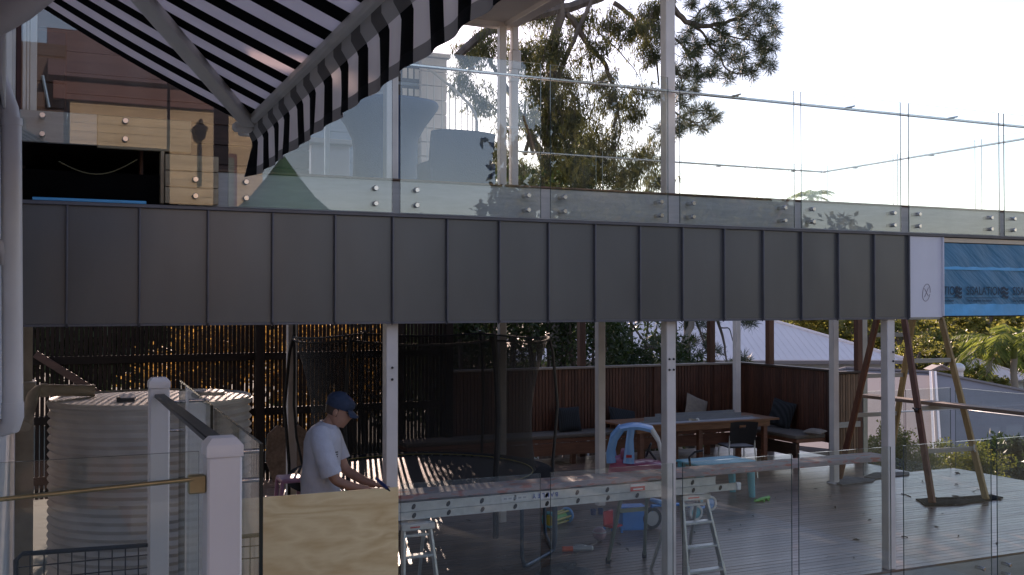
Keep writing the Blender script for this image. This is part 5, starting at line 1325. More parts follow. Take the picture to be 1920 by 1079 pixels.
def trike():
    t = thing('toy_tricycle', 'childs ride-on tricycle with white rimmed blue wheels and a dark handle', 'tricycle', PZ(1300, 980, 0))
    def wheel(px, py, r, m1, m2):
        c = PZ(px, py, r) ; mb = MB(); mb.lathe(c, [(r*.72, -.022), (r, -.022), (r*1.03, 0), (r, .022), (r*.72, .022)], 22, axis='y', cap=False)
        mb.f += []; w = mb.build('wheel', M[m1], t)
        mb = MB(); mb.lathe(c, [(.001, -.018), (r*.4, -.02), (r*.73, -.012), (r*.73, .012), (.001, .012)], 18, axis='y'); mb.build('hub', M[m2], w); return c
    c1 = wheel(1304, 961, .092, 'white_pl', 'turq'); c2 = wheel(1331, 944, .092, 'white_pl', 'blue_pl'); c3 = wheel(1222, 972, .12, 'rubber', 'grey_pl')
    mid = (c1 + c2) / 2
    mb = MB(); mb.tube([c1, c2], .014, 8); mb.tube([mid, mid.lerp(c3, .5) + Vector((0, 0, .1)), c3 + Vector((0, 0, .14)), c3], .018, 8); mb.build('frame', M['blue_box'], t)
    s = mid.lerp(c3, .72); mb = MB(); mb.box(s + Vector((-.05, 0, .15)), (.26, .2, .05), Matrix.Rotation(R(14), 3, 'Y'), .022); mb.build('seat', M['blue_pl'], t)
    h = mid + Vector((-.1, .05, 0)); top = PY(1292, 858, h.y); mb = MB(); mb.tube([mid, h + Vector((0, 0, .2)), top, top + Vector((.08, 0, .06)), top + Vector((.2, 0, .07))], .014, 8); mb.build('push_handle', M['black'], t)
trike()
def toys():
    p = PZ(1185, 991, 0)
    t = thing('toy_crate', 'bright blue plastic crate on the deck behind the middle stand', 'crate', p, rz=R(-16))
    w, d, h = .27, .2, .25
    mb = MB(); mb.bb(-w/2, w/2, -d/2, d/2, 0, .01); mb.bb(-w/2, w/2, -d/2, -d/2 + .008, .011, h, .003); mb.bb(-w/2, w/2, d/2 - .008, d/2, .011, h, .003); mb.bb(-w/2, -w/2 + .008, -d/2 + .009, d/2 - .009, .011, h); mb.bb(w/2 - .008, w/2, -d/2 + .009, d/2 - .009, .011, h); mb.build('box', M['blue_box'], t, local=True)
    mb = MB(); mb.bb(-w/2 - .012, w/2 + .012, -d/2 - .012, d/2 + .012, h - .02, h + .012, .006); mb.build('lid', M['blue_box'], t, local=True)
    p = PZ(1146, 1000, 0); t = thing('toy_chair', 'red and blue plastic toy chair beside the blue crate', 'toy', p, rz=R(25))
    mb = MB(); mb.bb(-.09, .09, .03, .055, .08, .25, .015); mb.build('backrest', M['red'], t, local=True); mb = MB(); mb.bb(-.09, .09, -.1, .05, .075, .10, .01); mb.build('seat', M['red'], t, local=True)
    for sx in (-1, 1):
        for sy in (-.085, .04): mb = MB(); mb.tube([(sx*.075, sy, .08), (sx*.085, sy, 0)], .014, 8); mb.build('leg', M['blue_box'], t, local=True)
    p = PZ(1124, 1014, 0); r = .075
    b = thing('toy_ball', 'small pink and grey ball on the deck near the toy blaster', 'ball', p)
    mb = MB(); mb.sph((p.x, p.y, r), r, 20, 12); mb.build('ball', M['mauve_ball'], b)
    mb = MB(); mb.tube([Vector((p.x + (r + .0005)*math.cos(a)*.94, p.y + (r + .0005)*math.sin(a)*.94, r + .02)) for a in np.linspace(0, 2*math.pi, 25)[:-1]], .006, 5, closed=True); mb.build('band', M['grey_pl'], b)
    a, c = PZ(1054, 1030, .03), PZ(1112, 1028, .03)
    t = thing('toy_blaster', 'orange tipped grey toy blaster lying on the deck', 'toy blaster', a.lerp(c, .5)); d = c - a
    mb = MB(); mb.tube([a, a.lerp(c, .34)], .028, 14); mb.build('muzzle', M['orange'], t)
    mb = MB(); mb.tube([a.lerp(c, .341), a.lerp(c, .95)], .026, 14); mb.beam(a.lerp(c, .4) + Vector((0, .02, .028)), a.lerp(c, .75) + Vector((0, .02, .028)), .02, .018, bev=.004); mb.build('barrel', M['grey_pl'], t)
    mb = MB(); mb.beam(a.lerp(c, .82), a.lerp(c, .9) + Vector((0, .1, 0)), .03, .03, bev=.008); mb.tube([a.lerp(c, .95), c], [.026, .02], 12); mb.build('grip', M['white_pl'], t)
    a, c = PZ(1030, 976, .08), PZ(1063, 966, .08)
    t = thing('activity_toy', 'turquoise and yellow barrel shaped baby activity toy on the deck', 'toy', a.lerp(c, .5)); d = (c - a).normalized(); s = Vector((-d.y, d.x, 0)); u = Vector((0, 0, 1))
    for q, m_, rr in ((a, 'turq', .085), (c, 'blue_pl', .075)):
        mb = MB(); mb.tube([q + s*(rr*math.cos(x)) + u*(rr*math.sin(x)) for x in np.linspace(0, 2*math.pi, 19)[:-1]], .02, 8, closed=True); mb.build('end_ring', M[m_], t)
        mb = MB(); mb.tube([q - d*.012, q + d*.012], .06, 14); mb.build('end_disc', M['yellow' if m_ == 'turq' else 'turq'], t)
    for k in range(6):
        x = 2*math.pi*k/6; o = s*(.065*math.cos(x)) + u*(.065*math.sin(x)); mb = MB(); mb.tube([a + o, c + o], .012, 7); mb.build('bar', M['yellow'], t)
    mb = MB(); mb.tube([a + d*.06, c - d*.06], .045, 12); mb.build('drum', M['green'], t)
    p = PZ(1428, 936, 0); t = thing('toy_gecko', 'small bright green toy animal lying on the deck by the turquoise table', 'toy', p)
    mb = MB(); pa_, pb_ = PZ(1416, 940, .02), PZ(1437, 934, .02); dd = pb_ - pa_; ss = Vector((-dd.y, dd.x, 0)).normalized()
    mb.tube([pa_ - dd*.1, pa_.lerp(pb_, .3), pa_.lerp(pb_, .7), pb_, pb_ + dd*.2], [.006, .022, .028, .02, .024], 10)
    for u_, sg in ((.35, 1), (.35, -1), (.75, 1), (.75, -1)): q = pa_.lerp(pb_, u_); mb.tube([q, q + ss*sg*.05 + dd*.05, q + ss*sg*.075 - Vector((0, 0, .012))], [.012, .010, .012], 7)
    mb.build('body', M['green'], t)
    p = PZ(1119, 965, .0); t = thing('toy_cup', 'pair of small purple toy cups on the deck behind the ball', 'toy', p)
    for dx in (-.05, .05): mb = MB(); mb.lathe((p.x + dx, p.y, 0), [(.03, 0), (.036, .07), (.034, .07), (.028, .01)], 14); mb.build('cup', M['navy_pl'], t)
M['mauve_ball'] = pm('mauve_ball', (.3, .18, .2), .45, 0, .35, 14)
toys()

# ------------------------------------------------------------------ the man
def skin_mesh(name, pts, edges, radii, root, mats, parent=None, sub=2):
    me = bpy.data.meshes.new(name); me.from_pydata([tuple(p) for p in pts], edges, []); me.update()
    o = bpy.data.objects.new(name, me); col.objects.link(o)
    o.modifiers.new('skin', 'SKIN').use_smooth_shade = True
    for i, r_ in enumerate(radii):
        sv = me.skin_vertices[0].data[i]; sv.radius = r_ if isinstance(r_, tuple) else (r_, r_); sv.use_root = (i == root)
    s = o.modifiers.new('sub', 'SUBSURF'); s.levels = sub; s.render_levels = sub
    dg = bpy.context.evaluated_depsgraph_get(); ev = o.evaluated_get(dg); m2 = bpy.data.meshes.new_from_object(ev)
    bpy.data.objects.remove(o); bpy.data.meshes.remove(me); m2.name = name
    m2.materials.clear()
    for m_ in (mats if isinstance(mats, list) else [mats]): m2.materials.append(m_)
    m2.polygons.foreach_set('use_smooth', [True]*len(m2.polygons))
    o = bpy.data.objects.new(name, m2); col.objects.link(o)
    if parent: o.parent = parent
    return o
def man():
    D = 8.05
    base = PD(600, 568, D); base.z = 0
    rz = -YAW                                     # local x = right in the picture, local y = away
    t = thing('person', 'man in a navy flat cap and pale grey t-shirt leaning over the plywood', 'person', base, rz=rz)
    def q(px, py, y=0):                           # photo pixel to the man's own frame
        return Vector(((px - 600) / FPX * D, y, CAM.z + (568 - py) / FPX * D))
    # body: one skin
    P = [q(600, 950), q(597, 915), q(600, 870), q(606, 830), q(612, 804), q(621, 790), q(630, 778)]
    E = [(i, i+1) for i in range(6)]
    Rr = [(.135, .12), (.13, .11), (.14, .11), (.15, .11), (.085, .07), (.052, .052), (.055, .055)]
    def chain(start, pts, rad):
        k = start
        for p, r_ in zip(pts, rad): P.append(p); Rr.append(r_); E.append((k, len(P) - 1)); k = len(P) - 1
        return k
    # near arm (towards the camera) and far arm, both reaching to the top of the sheet
    hn = chain(3, [q(614, 820, -.17), q(624, 860, -.20), q(637, 893, -.19), q(668, 904, -.20), q(694, 908, -.20), q(702, 909, -.20)], [.062, .052, .043, .038, .028, .030])
    hf = chain(3, [q(616, 818, .16), q(628, 858, .18), q(642, 888, .17), q(682, 904, .06), q(706, 909, .0)], [.06, .05, .042, .036, .028])
    for s in (-1, 1):
        chain(0, [q(602, 985, .09*s), Vector((.03, .10*s, .50)), Vector((-.01, .11*s, .10)), Vector((.07, .12*s, .045)), Vector((.15, .13*s, .035))], [.095, .062, .045, .045, .035])
    body = skin_mesh('body', P, E, Rr, 0, [M['skin']], t)
    # hands: palm and five fingers each
    def hand(wr, d, side, name, grip):
        d = d.normalized(); u = Vector((0, 0, 1)); s = d.cross(u).normalized() * side
        pts, ed, rad = [wr - d*.03, wr + d*.02, wr + d*.055], [(0, 1), (1, 2)], [(.024, .018), (.034, .016), (.036, .015)]
        def ch(st, pp, rr_):
            k = st
            for p, r_ in zip(pp, rr_): pts.append(p); rad.append(r_); ed.append((k, len(pts) - 1)); k = len(pts) - 1
        for i, L_ in enumerate((.062, .072, .068, .052)):
            o = wr + d*.075 + s*(.026 - .0175*i); cur = .5 if grip else .22
            ch(2, [o, o + d*L_*.45 - u*L_*.12*cur*2, o + d*L_*.75 - u*L_*.45*cur*2, o + d*L_*.85 - u*L_*.8*cur*2], [.0095, .009, .0085, .007])
        o = wr + d*.01 + s*.03; ch(1, [o + s*.012 + d*.015, o + s*.022 + d*.045 - u*.01, o + s*.018 + d*.066 - u*.016], [.012, .010, .008])
        h = skin_mesh(name, pts, ed, rad, 1, [M['skin']], t, 1)
        return h
    hand(q(701, 908, -.20), Vector((1, .15, -.12)), 1, 'hand', True)
    hand(q(704, 908, .0), Vector((1, -.3, -.1)), -1, 'hand', False)
    # head: lathe-like rings shaped in profile (x forward, turned down to the work)
    hc = q(636, 770); tilt = Matrix.Rotation(R(20), 3, 'Y')
    prof = [(-.118, .010, .035, .03), (-.112, .018, .052, .045), (-.095, .016, .066, .056), (-.07, .012, .077, .064), (-.04, .004, .085, .070), (-.01, -.004, .092, .074), (.02, -.010, .097, .077), (.05, -.014, .098, .077), (.08, -.014, .090, .070), (.105, -.012, .065, .052), (.12, -.01, .03, .025)]
    mb = MB(); rows = []
    for z, cx_, rx, ry in prof:
        row = []
        for k in range(24):
            a = 2*math.pi*k/24; x, y = rx*math.cos(a), ry*math.sin(a)
            f = max(0, math.cos(a))**14
            nose = .036*f*math.exp(-((z + .022)/.020)**2) + .012*f*math.exp(-((z - .002)/.022)**2)
            lip = .007*f*math.exp(-((z + .066)/.010)**2) + .006*f*math.exp(-((z + .082)/.008)**2)
            brow = .006*max(0, math.cos(a))**4*math.exp(-((z - .028)/.012)**2); chin = .010*f*math.exp(-((z + .108)/.012)**2)
            eye = -.008*math.exp(-((abs(a if a < math.pi else a - 2*math.pi) - .42)/.16)**2)*math.exp(-((z - .008)/.012)**2)
            row.append(Vector((cx_ + x + nose + lip + brow + chin + eye, y, z)))
        rows.append(row)
    mb.grid(rows, close=True); mb.add([Vector((.012, 0, -.122)), Vector((-.01, 0, .125))], []); c0 = len(mb.v) - 2
    mb.f += [(c0, (k+1) % 24, k) for k in range(24)] + [(c0+1, 240 + k, 240 + (k+1) % 24) for k in range(24)]; mb.m += [0]*48
    mb.v = [tuple(tilt @ Vector(p) + hc) for p in mb.v]; mb.build('head', M['skin'], t, local=True)
    for s in (-1, 1):
        mb = MB(); mb.sph((0, 0, 0), (.019, .008, .032), 10, 7); mb.v = [tuple(tilt @ (Vector(p) + Vector((-.012, s*.078, -.012))) + hc) for p in mb.v]; mb.build('ear', M['skin'], t, local=True)
        mb = MB(); mb.sph((0, 0, 0), (.010, .012, .007), 8, 6); mb.v = [tuple(tilt @ (Vector(p) + Vector((.079, s*.032, .008))) + hc) for p in mb.v]; mb.build('eye', M['black'], t, local=True)
        mb = MB(); mb.tube([(.085, s*.018, .031), (.078, s*.045, .034)], .004, 6); mb.v = [tuple(tilt @ Vector(p) + hc) for p in mb.v]; mb.build('eyebrow', M['hair'], t, local=True)
    mb = MB(); rows = []
    for i in range(6):
        z = .03 - .014*i; rows.append([Vector((-.012 + .102*math.cos(a)*(1 - .03*i), .083*math.sin(a)*(1 - .02*i), z)) for a in np.linspace(R(78), R(282), 17)])
    mb.grid(rows); k = len(mb.v); mb.v += [(p[0]*.9 - .002, p[1]*.9, p[2]) for p in mb.v]; mb.f += [tuple(reversed([x+k for x in f])) for f in mb.f[:]]
    mb.f += [(85 - 0 + j - 0, 85 + j + 1, 85 + j + 1 + k, 85 + j + k) for j in range(16)]; mb.m = [0]*len(mb.f)
    mb.v = [tuple(tilt @ Vector(p) + hc) for p in mb.v]; mb.build('hair', M['hair'], t, local=True)
    # flat cap with a peak
    mb = MB(); rows = []
    for z, rx, ry, cx_ in ((.022, .104, .086, -.010), (.045, .110, .092, -.008), (.075, .112, .094, -.002), (.105, .098, .084, .008), (.125, .066, .058, .016), (.133, .02, .02, .02)):
        rows.append([Vector((cx_ + rx*math.cos(a), ry*math.sin(a), z + .0*math.cos(a) - (.018*math.cos(a) if z > .06 else 0))) for a in np.linspace(0, 2*math.pi, 25)[:-1]])
    mb.grid(rows, close=True); mb.f.append(tuple(range(5*24, 6*24))); mb.m.append(0)
    mb.v = [tuple(tilt @ Vector(p) + hc) for p in mb.v]; cp = mb.build('cap', M['denim'], t, local=True)
    mb = MB(); rows = []
    for i in range(5):
        u = i/4; rows.append([Vector((.075 + .085*u*math.cos(a*.9) , (.078 - .02*u)*math.sin(a), .040 - .042*u - .012*abs(math.sin(a))**2)) for a in np.linspace(-1.35, 1.35, 13)])
    mb.grid(rows); k = len(mb.v); mb.v += [(p[0], p[1], p[2] + .008) for p in mb.v]; mb.f += [tuple(reversed([x+k for x in f])) for f in mb.f[:]]
    mb.f += [(52 + j, 53 + j, 53 + j + k, 52 + j + k) for j in range(12)]; mb.m = [0]*len(mb.f)
    mb.v = [tuple(tilt @ Vector(p) + hc) for p in mb.v]; mb.build('peak', M['denim'], cp, local=True)
    mb = MB(); mb.tube([Vector((-.11 + .0*i, 0, .04)) if i == 0 else Vector((-.010 + .112*math.cos(a), .0, .055 + .082*math.sin(a))) for i, a in enumerate(np.linspace(math.pi, .15, 12))], .003, 5); mb.v = [tuple(tilt @ Vector(p) + hc) for p in mb.v]; mb.build('seam', M['navy_pl'], cp, local=True)
    # t-shirt: rings round the trunk, with short sleeves
    mb = MB(); rows = []
    trunk = [(960, 602, .150, .165), (930, 601, .155, .168), (905, 602, .147, .170), (880, 603, .140, .175), (855, 604, .142, .185), (832, 606, .145, .198), (815, 609, .132, .205), (803, 612, .105, .180), (797, 616, .080, .120), (793, 618, .066, .075)]
    for py, px, rx, ry in trunk:
        c = q(px, py); n = 36
        rows.append([c + Vector((rx*math.cos(a)*(1 + .02*math.sin(5*a + py*.09) ) + (.012*math.sin(py*.11 + a*2) if py > 850 else 0), ry*math.sin(a)*(1 + .02*math.sin(4*a - py*.06)), .02*math.cos(a)*-1 + (.012*math.sin(3*a) if py == 960 else 0))) for a in np.linspace(0, 2*math.pi, n + 1)[:-1]])
    mb.grid(rows, close=True); mb.build('t_shirt', M['tee'], t, local=True)
    for s, pts, rr_ in ((-1, [q(607, 806, -.12), q(611, 822, -.185), q(620, 848, -.215), q(630, 876, -.215), q(632, 881, -.214)], [.075, .083, .082, .085, .08]), (1, [q(609, 806, .12), q(616, 824, .18), q(626, 850, .20), q(632, 868, .20)], [.075, .08, .075, .074])):
        mb = MB(); mb.tube(pts, rr_, 22, caps=False); mb.v = [(p[0] + .004*math.sin(p[2]*60 + p[1]*30), p[1], p[2]) for p in mb.v]; mb.build('sleeve', M['tee'], t, local=True)
    mb = MB(); c = q(618, 794); mb.tube([c + Vector((.068*math.cos(a), .077*math.sin(a), -.02*math.cos(a))) for a in np.linspace(0, 2*math.pi, 25)[:-1]], .008, 6, closed=True); mb.build('neckband', M['tee'], t, local=True)
    c = q(636, 852, -.07)
    mb = MB()
    for dz, w in ((.03, .05), (.012, .06), (-.006, .045), (-.024, .055)): mb.beam(c + Vector((.0035 + .0, -.0, dz)), c + Vector((-.012, -w, dz + .004)), .004, .009)
    mb.build('chest_print', M['slate_fab'], t, local=True)
    P2 = [q(602, 945), q(601, 990)]; E2 = [(0, 1)]; R2 = [(.15, .14), (.15, .13)]
    for s in (-1, 1):
        k = 1
        for p, r_ in ((q(602, 1010, .10*s), .11), (Vector((.03, .10*s, .50)), .085), (Vector((-.01, .11*s, .10)), .07)): P2.append(p); R2.append(r_); E2.append((k, len(P2) - 1)); k = len(P2) - 1
    skin_mesh('trousers', P2, E2, R2, 0, [M['jeans']], t)
    for s in (-1, 1):
        mb = MB(); mb.sph((.06, .125*s, .045), (.15, .05, .05), 14, 8); mb.build('shoe', M['black'], t, local=True)
    # marking tool in the near hand
    tl_ = thing('marking_tool', 'blue handled marking tool held over the top edge of the plywood', 'hand tool', PD(718, 908, 7.72))
    a, b = PD(705, 897, 7.68), PD(731, 921, 7.50); mb = MB(); mb.tube([a, a.lerp(b, .3), a.lerp(b, .75), a.lerp(b, .85)], [.010, .014, .013, .009], 12); mb.build('handle', M['navy_pl'], tl_)
    mb = MB(); mb.tube([a.lerp(b, .86), b], [.008, .004], 10); mb.build('tip', M['dark_metal'], tl_)
man()
# ------------------------------------------------------------------ vegetation
def unit(v): return v / (np.linalg.norm(v, axis=1, keepdims=True) + 1e-9)
def leaves_mesh(name, P, D, L, W, mat, fold=.0, parent=None, kind=None, off=None):
    """P base points, D directions, L lengths, W half widths -> one small pointed leaf (4 corners) each"""
    n = len(P); s = unit(np.cross(D, rng.normal(size=(n, 3))))
    nn = np.cross(D, s)
    L = np.asarray(L).reshape(-1, 1); W = np.asarray(W).reshape(-1, 1)
    V = np.stack([P, P + D*L*.45 + s*W + nn*L*fold, P + D*L, P + D*L*.45 - s*W + nn*L*fold], 1).reshape(-1, 3)
    if off is not None: V = V - np.array(off)
    me = bpy.data.meshes.new(name); me.vertices.add(4*n); me.vertices.foreach_set('co', V.astype(np.float32).ravel())
    me.loops.add(4*n); me.loops.foreach_set('vertex_index', np.arange(4*n, dtype=np.int32))
    me.polygons.add(n); me.polygons.foreach_set('loop_start', np.arange(0, 4*n, 4, dtype=np.int32))
    me.materials.append(mat); me.update(calc_edges=True); me.validate()
    o = bpy.data.objects.new(name, me); col.objects.link(o)
    if parent: o.parent = parent
    if kind: o['kind'] = kind
    return o
def clump_points(clusters, power=.5):
    """clusters: (centre, (rx,ry,rz), n) -> leaf points gathered on twigs inside uneven ellipsoids"""
    out = []
    for c, r_, n in clusters:
        m = max(3, n // 14)
        tw = unit(rng.normal(size=(m, 3))) * (rng.random((m, 1))**power)
        k = rng.integers(0, m, n); p = tw[k] + rng.normal(size=(n, 3)) * .13
        out.append(np.array(c) + p * np.array(r_))
    return np.concatenate(out)
def limbs(mb, paths):
    for pts, r0, r1 in paths:
        P = [Vector(p) for p in pts]; Q = []
        for i in range(len(P) - 1):
            for k in range(4): Q.append(P[i].lerp(P[i+1], k/4))
        Q.append(P[-1]); 
        Q = [Q[0]] + [(Q[i-1] + Q[i]*2 + Q[i+1]) / 4 for i in range(1, len(Q) - 1)] + [Q[-1]]
        Q = [q + Vector((random.uniform(-1, 1), random.uniform(-1, 1), random.uniform(-1, 1))) * r0 * .25 for q in Q]
        n = len(Q); mb.tube(Q, [r0 + (r1 - r0) * i / (n - 1) for i in range(n)], 7)

def gum_tree():
    Y = 24.0
    base = PY(1035, 400, Y); bx, by = base.x, Y; bz_ = gz(bx, by)
    t = thing('gum_tree', 'tall drooping gum tree with ragged hanging foliage behind the upper deck', 'tree', (bx, by, bz_))
    g = lambda x, y, dy=0: PY(x, y, Y + dy)
    mb = MB()
    limbs(mb, [([(bx, by, bz_), g(1040, 480), g(1034, 360), g(1028, 250), g(1030, 150), g(1045, 60), g(1060, -60)], .26, .10),
               ([g(1030, 330), g(1000, 260, .5), g(975, 210, .8), g(940, 150, 1), g(905, 90, 1.2)], .12, .04),
               ([g(860, 105, -1), g(900, 65, -.6), g(960, 42, -.4), g(1050, 18, 0), g(1130, -5, .4)], .10, .14),
               ([g(1060, 26), g(1085, 52), g(1105, 90), g(1130, 112), g(1150, 160), g(1158, 205), g(1150, 240)], .09, .04),
               ([g(1150, 5), g(1185, 30), g(1210, 70), g(1230, 110), g(1236, 160)], .07, .02),
               ([g(1028, 200), g(1060, 110, -.5), g(1090, 45, -.5), g(1120, -20, -.5)], .08, .04),
               ([g(1158, 205), g(1165, 250), g(1150, 290), g(1185, 340)], .03, .012), ([g(1105, 90), g(1110, 140), g(1125, 200)], .03, .01),
               ([g(985, 290, .6), g(995, 250, .7), g(1015, 190, .6), g(1000, 130)], .06, .02), ([g(1120, 60), g(1155, 90), g(1190, 130), g(1200, 150)], .025, .008),
               ([g(1000, 290, .3), g(985, 240, .5), g(985, 190, .5)], .06, .03)])
    mb.build('trunk', M['bark'], t)
    K = FPX / 26.0
    # drooping leaf clusters laid along the branches
    cl = []
    def c(x, y, w, h, n, dy=0): cl.append((tuple(PY(x, y, Y + dy)), (w/K, .9, h/K), int(n*3.8)))
    for a in [(880, 105, 40, 35, 330), (915, 85, 30, 40, 260), (870, 150, 30, 35, 220), (905, 190, 35, 35, 260), (985, 110, 35, 45, 380), (1010, 170, 30, 45, 380), (1030, 90, 35, 50, 420), (1060, 150, 30, 45, 330),
              (1045, 230, 40, 50, 700), (1075, 210, 30, 50, 420), (1060, 300, 45, 55, 900), (1100, 260, 35, 50, 560), (1095, 330, 45, 40, 700), (1130, 150, 22, 30, 200), (1145, 190, 22, 35, 240),
              (1110, 90, 25, 35, 240), (1180, 60, 28, 30, 260), (1220, 45, 25, 40, 330), (1215, 95, 22, 30, 200), (1150, 40, 25, 25, 200), (1090, 40, 30, 30, 240), (1195, 175, 18, 30, 130), (1180, 215, 20, 35, 200), (1150, 270, 25, 40, 260),
              (1210, 300, 35, 40, 330), (1170, 330, 40, 35, 420), (1230, 340, 30, 25, 200), (960, 320, 50, 35, 420), (930, 290, 30, 30, 200), (950, 240, 22, 40, 160), (1000, 345, 50, 30, 500), (1240, 260, 18, 25, 90), (1015, 30, 40, 30, 240), (1230, 10, 30, 25, 220), (1000, 230, 22, 40, 200), (1122, 300, 30, 45, 380), (890, 340, 30, 30, 160)]:
        c(*a, dy=random.uniform(-1.2, 1.4))
    P = clump_points(cl, .6); n = len(P)
    D = unit(rng.normal(size=(n, 3)) * .55 + np.array([0, 0, -1.0]))
    L = rng.uniform(.10, .24, n); o = leaves_mesh('crown', P, D, L, L * .075, M['leaf_gum'], .03, t, off=t.location)
    tw = MB()
    for k in range(0, n, 34):
        p = Vector(P[k]); tw.tube([p + Vector((random.uniform(-.2, .2), random.uniform(-.2, .2), .45)), p + Vector((random.uniform(-.08, .08), 0, .1)), p - Vector((random.uniform(-.1, .1), 0, .25))], .005, 3, caps=False)
    tag(tw.build('twigs', M['bark'], t), kind='stuff')
gum_tree()

def puff(c, L, n, up):
    d = unit(rng.normal(size=(n, 3)) + np.array(up) * 1.1)
    return np.repeat(np.array([c]), n, 0) + rng.normal(size=(n, 3)) * .03, d, rng.uniform(.6, 1, n) * L
def pine_tree():
    Y = 22.5; base = PY(1262, 400, Y); bz_ = gz(base.x, Y)
    t = thing('pine_tree', 'long needled pine leaning out over the open sky behind the tall post', 'tree', (base.x, Y, bz_))
    g = lambda x, y, dy=0: PY(x, y, Y + dy)
    mb = MB()
    limbs(mb, [([(base.x, Y, bz_), g(1258, 480), g(1253, 330), g(1250, 200), g(1252, 90), g(1262, -40)], .17, .12),
               ([g(1258, 10), g(1285, 42), g(1320, 50), g(1360, 44), g(1395, 28), g(1420, 5)], .085, .03),
               ([g(1290, 44), g(1320, 62), g(1328, 85), g(1350, 105), g(1360, 130), g(1385, 140), g(1415, 132)], .04, .015),
               ([g(1330, 50), g(1365, 68), g(1400, 75), g(1440, 78)], .03, .012), ([g(1262, 70), g(1290, 95), g(1310, 118), g(1300, 145)], .035, .012), ([g(1260, 120), g(1280, 150), g(1275, 190)], .03, .01),
               ([g(1252, 200), g(1280, 222), g(1310, 232), g(1330, 218)], .025, .01), ([g(1262, -30), g(1320, -20), g(1380, -20), g(1430, -10)], .07, .03), ([g(1300, 50), g(1310, 20), g(1345, 5)], .03, .01)])
    mb.build('trunk', M['bark'], t)
    pf = [(1290, 60), (1305, 85), (1283, 105), (1300, 125), (1285, 140), (1320, 140), (1340, 128), (1300, 150), (1345, 105), (1365, 145), (1385, 128), (1405, 138), (1425, 118), (1440, 125), (1380, 85), (1400, 62), (1415, 85), (1432, 70), (1445, 92), (1360, 65), (1345, 25), (1370, 12), (1390, 30), (1405, 8), (1425, 22), (1440, 40), (1448, 15), (1415, 45), (1330, 12), (1310, 30), (1275, 80), (1270, 130), (1275, 165), (1272, 190),
          (1300, 210), (1325, 205), (1340, 222), (1318, 235), (1290, 235), (1275, 225), (1268, 245), (1355, 85), (1372, 108), (1395, 108), (1350, 50), (1380, 50), (1300, 5), (1430, -10), (1390, -15), (1350, -15), (1310, -20), (1450, 60), (1330, 80), (1310, 100), (1295, 170), (1428, 98),
          (1225, 110), (1232, 180), (1240, 60), (1238, 240)]
    PP, DD, LL = [], [], []
    for x, y in pf:
        for q in range(3):
            dy = random.uniform(-.8, .8); p = g(x + random.uniform(-7, 7), y + random.uniform(-6, 6), dy)
            a, b, l = puff(tuple(p), .37, 105, (random.uniform(.1, .7), 0, random.uniform(-.3, .3))); PP.append(a); DD.append(b); LL.append(l)
    P, D, L = np.concatenate(PP), np.concatenate(DD), np.concatenate(LL)
    leaves_mesh('needles', P, D, L, np.full(len(P), .0066), M['leaf_pine'], .0, t, off=t.location)
    tw = MB()
    for k in range(0, len(pf)):
        p = g(*pf[k]); tw.tube([p - Vector((.35, 0, random.uniform(-.1, .2))), p - Vector((.12, 0, .05)), p], .012, 4, caps=False)
    tag(tw.build('twigs', M['bark'], t), kind='stuff')
pine_tree()
def low_pine():
    """pine and trunk glimpsed under the upper deck at the right of the back wall"""
    Y = 21.0; base = PY(1290, 640, Y); bz_ = gz(base.x, Y)
    t = thing('pine_tree', 'pale trunked pine glimpsed above the slatted wall beside the tall post', 'tree', (base.x, Y, bz_))
    g = lambda x, y, dy=0: PY(x, y, Y + dy)
    mb = MB(); limbs(mb, [([(base.x - .2, Y, bz_), g(1268, 700), g(1282, 650), g(1298, 600), g(1315, 540)], .10, .07)]); mb.build('trunk', M['bark_pale'], t)
    mb = MB(); limbs(mb, [([g(1300, 590), g(1312, 620), g(1326, 660)], .035, .02), ([g(1345, 600), g(1358, 640), g(1362, 680)], .04, .02), ([g(1350, 615), g(1368, 615), g(1374, 640)], .02, .01), ([g(1210, 650), g(1235, 655), g(1250, 690)], .06, .03), ([g(1180, 600), g(1195, 625), g(1215, 650)], .03, .02)]); mb.build('limbs', M['bark'], t)
    PP, DD, LL = [], [], []
    for x, y in [(1290, 610), (1300, 640), (1312, 665), (1330, 655), (1320, 610), (1285, 680), (1305, 690), (1275, 660), (1335, 685), (1325, 630), (1345, 660), (1385, 680), (1368, 690), (1395, 672), (1310, 590), (1340, 595), (1165, 620), (1150, 640), (1175, 655), (1200, 660), (1185, 680), (1215, 670), (1230, 640), (1145, 610), (1160, 680), (1225, 690), (1395, 600), (1408, 605)]:
        for q in range(3):
            p = g(x + random.uniform(-6, 6), y + random.uniform(-6, 6), random.uniform(-.7, .7)); a, b, l = puff(tuple(p), .26, 70, (0, 0, .3)); PP.append(a); DD.append(b); LL.append(l)
    P, D, L = np.concatenate(PP), np.concatenate(DD), np.concatenate(LL); leaves_mesh('needles', P, D, L, np.full(len(P), .0065), M['leaf_pine'], 0, t, off=t.location)
low_pine()

